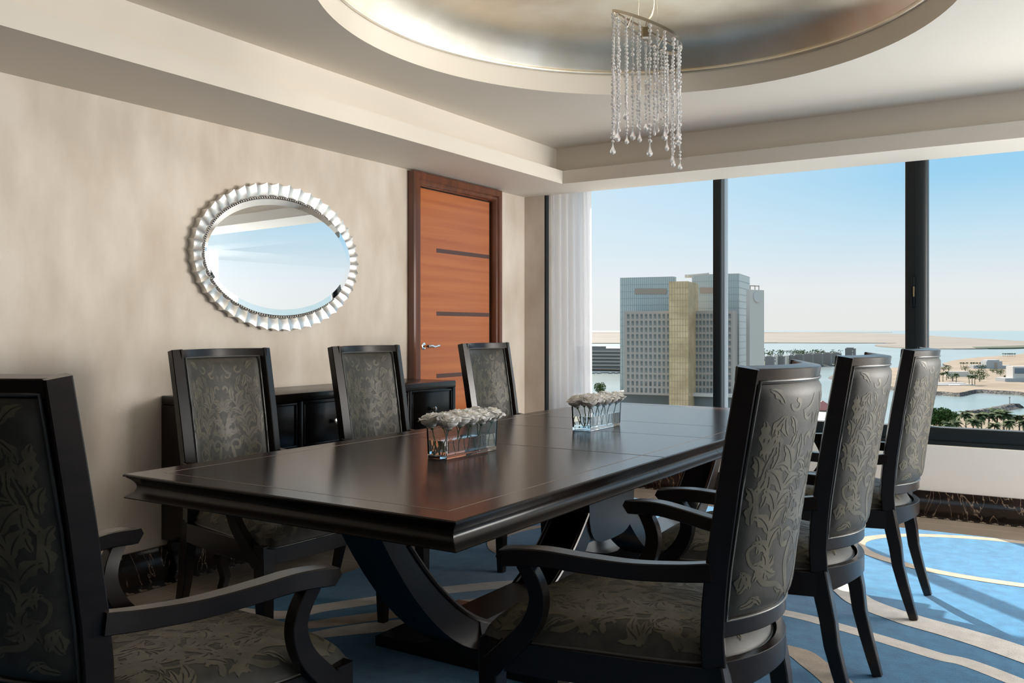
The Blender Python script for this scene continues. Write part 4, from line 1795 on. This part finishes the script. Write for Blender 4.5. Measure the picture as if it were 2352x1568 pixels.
def grid_lines(b, p, e_, nrm, L, zb, zt, nx, nz, w, mi=None, d=.12):
    for i in range(nx + 1):
        o = p + e_ * (L * i / nx) + nrm * d
        b.add([(o - e_ * w).to_tuple()[:2] + (zb,), (o + e_ * w).to_tuple()[:2] + (zb,), (o + e_ * w).to_tuple()[:2] + (zt,), (o - e_ * w).to_tuple()[:2] + (zt,)], [(0, 1, 2, 3)], mi)
    for j in range(nz + 1):
        z = lerp(zb, zt, j / nz)
        o, o2 = p + nrm * d * 1.1, p + e_ * L + nrm * d * 1.1
        b.add([(o.x, o.y, z - w), (o2.x, o2.y, z - w), (o2.x, o2.y, z + w), (o.x, o.y, z + w)], [(0, 1, 2, 3)], mi)


ANG = 24
tw = thing('tower_complex', 'cluster of glass and concrete towers outside beside the first window bar', 'building', (0, 0, SEA))
tw_off = -Vector(tw.location)


def part(b, name, mats, parent, **k):
    o = b.build(name, mats, None, **k)
    o.parent = parent
    # vertices were made in world space
    w = Vector((0, 0, 0))
    q = parent
    while q:
        w += Vector(q.location)
        q = q.parent
    o.location = -w
    return o


def glass_block(x0, x1, x2, yt, D, nm, bars):
    b = MB()
    p, ef, es, lf, ls, zb, zt = pxbox(b, x0, x1, x2, yt, 1020, D, ANG, 0)
    grid_lines(b, p, ef, -es, lf, zb, zt, 26, int((zt - zb) / 3.4), .14, 1)
    grid_lines(b, p, es, -ef, ls, zb, zt, 8, int((zt - zb) / 3.4), .14, 1)
    o = part(b, nm, ['curtain_wall', 'curtain_line'], tw, recalc=False)
    for (xa, xb, ya, yb) in bars:
        b = MB()
        k0 = (CX - x1)
        # bar lies on the front
        def on(px, py):
            kk = (px - CX) / FPX
            q = p - CAM
            t_ = (kk * q.dot(FWD) - q.dot(RIGHT)) / (ef.dot(RIGHT) - kk * ef.dot(FWD))
            pt = p + ef * t_ - es * .3
            dd = (pt - CAM).dot(FWD)
            return Vector((pt.x, pt.y, CH + (HY - py) / FPX * dd))
        A, B_, C_, D_ = on(xa, ya), on(xb, ya), on(xb, yb), on(xa, yb)
        q = [A, B_, C_, D_] + [v + es * 1.0 for v in (A, B_, C_, D_)]
        b.add(q, [(0, 1, 2, 3), (4, 7, 6, 5), (0, 4, 5, 1), (1, 5, 6, 2), (2, 6, 7, 3), (3, 7, 4, 0)])
        part(b, 'louvre', 'brown_louvre', o)
    return o


glass_block(1425, 1547, 1553, 635.5, 452, 'glass_slab', [(1459, 1531, 662, 675)])
glass_block(1590, 1697, 1722, 628.5, 452, 'glass_slab', [(1608, 1660, 660, 673)])


def facade(x0, x1, x2, yt, D, cols, rows_, xs, nm):
    b = MB()
    p, ef, es, lf, ls, zb, zt = pxbox(b, x0, x1, x2, yt, 908, D, ANG)
    o = part(b, nm, 'concrete', tw)
    # base slab
    wv = MB()
    wv.add([(-.55, -.1, -1.1), (.55, -.1, -1.1), (.55, -.1, 1.1), (-.55, -.1, 1.1), (-.55, .3, -1.1), (.55, .3, -1.1), (.55, .3, 1.1), (-.55, .3, 1.1)],
           [(0, 1, 2, 3), (0, 4, 5, 1), (1, 5, 6, 2), (2, 6, 7, 3), (3, 7, 4, 0)])
    first = None
    cnt = 0
    for r_ in range(rows_):
        for c_ in range(cols):
            px = lerp(xs[0], xs[1], c_ / (cols - 1))
            kk = (px - CX) / FPX
            q = p - CAM
            t_ = (kk * q.dot(FWD) - q.dot(RIGHT)) / (ef.dot(RIGHT) - kk * ef.dot(FWD))
            pt = p + ef * t_
            z = lerp(zt - 2.6, zb + 2.2, r_ / (rows_ - 1))
            if cnt >= 100:
                continue
            if first is None:
                first = w_ = wv.build('window', 'window_pane', o)
            else:
                w_ = first.copy()
                COL.objects.link(w_)
            cnt += 1
            w_.location = Vector((pt.x, pt.y, z)) - es * .02 - Vector((0, 0, 0))
            w_.rotation_euler = (0, 0, TH - R(ANG))
            # parent carries no rotation; undo its offset
            w_.location = Vector(w_.location) - Vector(tw.location) - Vector(o.location)
    if cols * rows_ > 100:
        bb = MB()
        rest = cols * rows_ - 100
        k = 0
        for r_ in range(rows_):
            for c_ in range(cols):
                k += 1
                if k <= 100:
                    continue
                px = lerp(xs[0], xs[1], c_ / (cols - 1))
                kk = (px - CX) / FPX
                q = p - CAM
                t_ = (kk * q.dot(FWD) - q.dot(RIGHT)) / (ef.dot(RIGHT) - kk * ef.dot(FWD))
                pt = p + ef * t_
                z = lerp(zt - 2.6, zb + 2.2, r_ / (rows_ - 1))
                bb.add([pt - es * .12 + ef * s1 * .55 + Vector((0, 0, 0)) for s1 in (-1, 1)] + [pt - es * .12 + ef * s1 * .55 + Vector((0, 0, 2.5)) for s1 in (1, -1)], [(0, 1, 2, 3)])
                for i in range(4):
                    v = bb.v[-4 + i]
                    bb.v[-4 + i] = (v[0], v[1], (z - 1.1) if i < 2 else (z + 1.1))
        oo = part(bb, 'window', 'window_pane', o)
        oo['kind'] = 'stuff'
    return o


facade(1433, 1540, 1560, 713.5, 432, 10, 12, (1443, 1535), 'concrete_block')
facade(1585, 1683, 1694, 713, 432, 11, 12, (1592, 1676), 'concrete_block')
# gold tower
b = MB()
p, ef, es, lf, ls, zb, zt = pxbox(b, 1537, 1581, 1604, 646, 1020, 424, ANG, 0)
grid_lines(b, p, ef, -es, lf, zb, zt, 7, 26, .09, 1)
part(b, 'gold_shaft', ['gold_glass', 'gold_line'], tw, recalc=False)
# slim concrete tower
b = MB()
p, ef, es, lf, ls, zb, zt = pxbox(b, 1714, 1722, 1755, 665, 1020, 440, 55)
fin = part(b, 'concrete_fin', 'concrete_pale', tw)
b = MB()
pxbox(b, 1722, 1724, 1744, 655, 657, 445, 55)
for xa in (1722, 1733, 1742):
    pxbox(b, xa, xa + 1, xa + 2, 655, 666, 446, 55)
part(b, 'crown_frame', 'brown_louvre', fin)
b = MB()
pt = at(1739, 681, 445.5 + 1)
bm = bmesh.new()
d3 = -(-RIGHT * math.cos(R(55)) + FWD * math.sin(R(55)))
rot = d3.to_track_quat('Z', 'Y').to_matrix().to_4x4()
q = p - CAM
kk = (1739 - CX) / FPX
t_ = (kk * q.dot(FWD) - q.dot(RIGHT)) / (es.dot(RIGHT) - kk * es.dot(FWD))
pt = p + es * t_
pt.z = CH + (HY - 681) / FPX * (pt - CAM).dot(FWD)
bmesh.ops.create_cone(bm, cap_ends=True, segments=28, radius1=2.9, radius2=2.9, depth=.8, matrix=Matrix.Translation(pt) @ rot)
b.bm(bm)
part(b, 'round_emblem', 'concrete_warm', fin)
# roof crane on the second slab
b = MB()
for a_, c_ in (((1575, 634), (1592, 632)),):
    pxbox(b, 1573, 1588, 1590, 630, 637, 447, ANG)
pA, pB = at(1580, 633, 446), at(1628, 628.5, 446)
b.sweep([pA, pB], (0, 0, 1), .9, .9)
pA, pB = at(1627, 626, 446), at(1627, 634, 446)
b.sweep([pA, pB], (1, 0, 0), .5, .5)
part(b, 'roof_crane', 'concrete_pale', tw)
# podium under the towers
b = MB()
pxbox(b, 1420, 1694, 1712, 906, 913, 425, ANG)
part(b, 'podium_slab', 'concrete_pale', tw)
b = MB()
pxbox(b, 1400, 1690, 1708, 913, 1060, 428, ANG)
part(b, 'podium', 'podium', tw)

# long grey building at left behind the curtain
b = MB()
pxbox(b, 1300, 1390, 1392, 795, 845, 1300, 14)
pxbox(b, 1300, 1430, 1440, 800, 848, 1290, 14)
lb = b.build('office_block', 'house_grey')
tag(lb, 'long low grey building across the water left of the towers', 'building')
for j in range(5):
    b = MB()
    pxbox(b, 1300, 1429, 1430, 805 + j * 8, 808.5 + j * 8, 1288, 14)
    b.build('window_band', 'concrete', lb)
for i, x in enumerate((1362, 1376, 1402, 1416)):
    p = sea_at(x, 858)
    o = thing('motor_boat', '%s of four white boats moored before the long grey building' % pos[i], 'boat', p, TH, 'boats before the grey building')
    b = MB()
    b.grid(lambda u, v: ((u - .5) * 11, (2 * v - 1) * 1.7 * math.sin(math.pi * min(u * .8 + .2, 1)) ** .5, 1.6 * abs(2 * v - 1) ** .6), 10, 6)
    b.box(-3.5, 3.8, -1.4, 1.4, 1.5, 1.7)
    b.build('hull', 'house_white', o, recalc=False)
    o.scale = (.6, .6, .6)
    b = MB()
    b.box(-3, 2, -1.1, 1.1, 1.7, 3.4, .2)
    b.build('cabin', 'house_white', o)

# town houses across the water
houses = [(1757, 1776, 819, 841, 'house_grey', 'low grey house beside the slim concrete tower'), (1778, 1784, 816, 838, 'house_tan', 'narrow tan house block next to the low grey house'),
          (1786, 1800, 818, 838, 'house_grey', 'dark grey house between two tan house blocks'), (1801, 1808, 816, 836, 'house_tan', 'second tan house block in the row over the first chair'),
          (1811.5, 1824, 816, 836, 'house_grey', 'grey town house behind the top of the first chair'), (1826, 1844, 814, 836, 'house_grey', 'wide grey town house behind the first chair back'),
          (1846, 1866, 813, 835, 'house_grey', 'grey town house just right of the first chair top'), (1868, 1888, 812, 834, 'house_grey', 'grey town house midway between two chair tops'),
          (1890, 1908, 811, 833, 'house_grey', 'grey town house left of the middle chair'), (1910, 1930, 811, 831, 'house_grey', 'last grey town house behind the middle chair top'),
          (1941, 1963, 800, 822, 'house_grey', 'tall dark block standing above the middle chair back')]
for (x0, x1, y0, y1, m_, lab) in houses:
    D = 2046 * 58 / (y1 - 757 + 3)
    b = MB()
    pxbox(b, x0, x1, x1 + 3, y0, y1 + 6, D, 35)
    if x1 - x0 > 10:
        pxbox(b, x0 + 3, x1 - 4, x1 - 2, y0 - 2, y0 + 1, D + 5, 35)
    o = b.build('town_house', m_)
    tag(o, lab, 'house', 'town houses across the water')
    nw = max(1, int((x1 - x0) / 5))
    for j in range(2):
        for i in range(nw):
            xa = x0 + 1.5 + i * (x1 - x0 - 2) / nw
            b = MB()
            pxbox(b, xa, xa + 2, xa + 2.2, y0 + 4 + j * 7, y0 + 8 + j * 7, D - 1.5 + (x1 - xa) * .55, 35)
            b.build('window', 'glass_far' if m_ == 'house_tan' else 'house_tan', o)
b = MB()
rn = random.Random(9)
for k in range(70):
    x = rn.uniform(1755, 1932)
    D = rn.uniform(1650, 1800)
    p = at(x, 757, D)
    p.z = SEA + rn.uniform(14, 20)
    leaf_cloud(b, p, (5, 5, 3), 10, 1.6, rn)
    b.tube([(p.x, p.y, SEA), (p.x, p.y, p.z)], .3, 4)
tl = b.build('treeline', 'palm_leaf', recalc=False)
tag(tl, 'row of dark treetops behind the grey town houses', 'trees', kind='stuff')

# villas on the sandy land
vl = thing('white_villa', 'white flat-roofed villa on the far part of the sandy land', 'house', sea_at(2270, 846, SEA + 3.2), TH)
for (nm, m_, bx) in (('wing', 'house_white', (-22, 8, 0, 12, 0, 5)), ('main_block', 'house_white', (-4, 20, -2, 14, 0, 11)), ('roof_slab', 'house_white', (-2, 16, -1, 13, 11, 13)), ('window', 'brown_louvre', (8, 12.5, -2.2, -1.9, 1, 9)), ('annex', 'house_white', (20, 34, 0, 10, 0, 4.5))):
    b = MB()
    b.box(*bx)
    b.build(nm, m_, vl)
vl2 = thing('concrete_villa', 'pale villa with a dark window band at the right picture edge', 'house', sea_at(2345, 876, SEA + 3.2), TH)
for (nm, m_, bx) in (('terrace', 'house_white', (-20, 20, -4, 16, 0, 4)), ('upper_block', 'concrete_pale', (-9, 20, 0, 14, 4, 17)), ('window', 'glass_far', (-7, 6, -.3, 0, 9, 15))):
    b = MB()
    b.box(*bx)
    b.build(nm, m_, vl2)
b = MB()
p = sea_at(2200, 864, SEA + 3.2)
b.box(-14, 14, 0, 8, 0, 6)
b.box(14, 26, 2, 5, 0, 2.5)
o = b.build('boundary_building', 'house_tan', loc=p)
o.rotation_euler = (0, 0, TH)
tag(o, 'low beige windowless building on the sandy land', 'building')
b = MB()
p = sea_at(2192, 884, SEA + 3.2)
b.box(-22, 20, -5, 5, 0, 1.0)
b.box(-18, 16, 5, 12, 1.0, 1.9)
b.box(-10, 2, -8, -5, 0, .7)
o = b.build('plaza', 'concrete_pale', loc=p)
o.rotation_euler = (0, 0, TH + .1)
tag(o, 'stepped paved plaza at the water edge of the sandy land', 'plaza')
b = MB()
for k in range(40):
    f = k / 39
    p = sea_at(lerp(2310, 2352, f), lerp(866, 869, f), SEA + 3.2)
    leaf_cloud(b, p + Vector((0, 0, 1)), (3, 3, 1.4), 10, .8, rn)
tag(b.build('hedge', 'foliage', recalc=False), 'thin green hedge line on the bare sand at the right edge', 'hedge', kind='stuff')

# red roof pavilion
p = sea_at(1896, 958, SEA + 1)
pv = thing('pavilion', 'small pavilion with a red pyramid roof between two chair backs', 'pavilion', p, TH)
D = (p - CAM).dot(FWD)
u_ = D / FPX
b = MB()
b.add([(-30 * u_, 0, 16 * u_), (30 * u_, 0, 16 * u_), (30 * u_, 40 * u_, 16 * u_), (-30 * u_, 40 * u_, 16 * u_), (0, 20 * u_, 37 * u_)], [(0, 1, 4), (1, 2, 4), (2, 3, 4), (3, 0, 4), (0, 3, 2, 1)])
b.build('roof', 'roof_red', pv)
b = MB()
b.box(-24 * u_, 24 * u_, 4 * u_, 36 * u_, 0, 16 * u_)
b.build('walls', 'house_grey', pv)

# roof ledge of the own building just outside the window
b = MB()
b.box(-2.75, -2.20, 7.4, 10.6, .22, .30, mi=0)
b.box(-2.86, -2.75, 7.4, 10.6, .22, .42, mi=1)
b.box(-2.87, -2.74, 7.4, 10.6, .42, .45, mi=0)
b.box(-2.86, -2.20, 7.4, 10.6, -1.2, .22, mi=1)
struct(tag(b.build('roof_ledge', ['roof_white', 'parapet_grey']), 'white roof ledge of the own building outside the window', 'ledge'))

# unseen white slab added below the windows to bounce light up inside
b = MB()
b.box(-3.9, 7.0, 6.85, 12.5, -.9, -.75)
struct(tag(b.build('bounce_slab', 'roof_white'), 'unseen white slab added below the window to bounce light up', 'roof'))
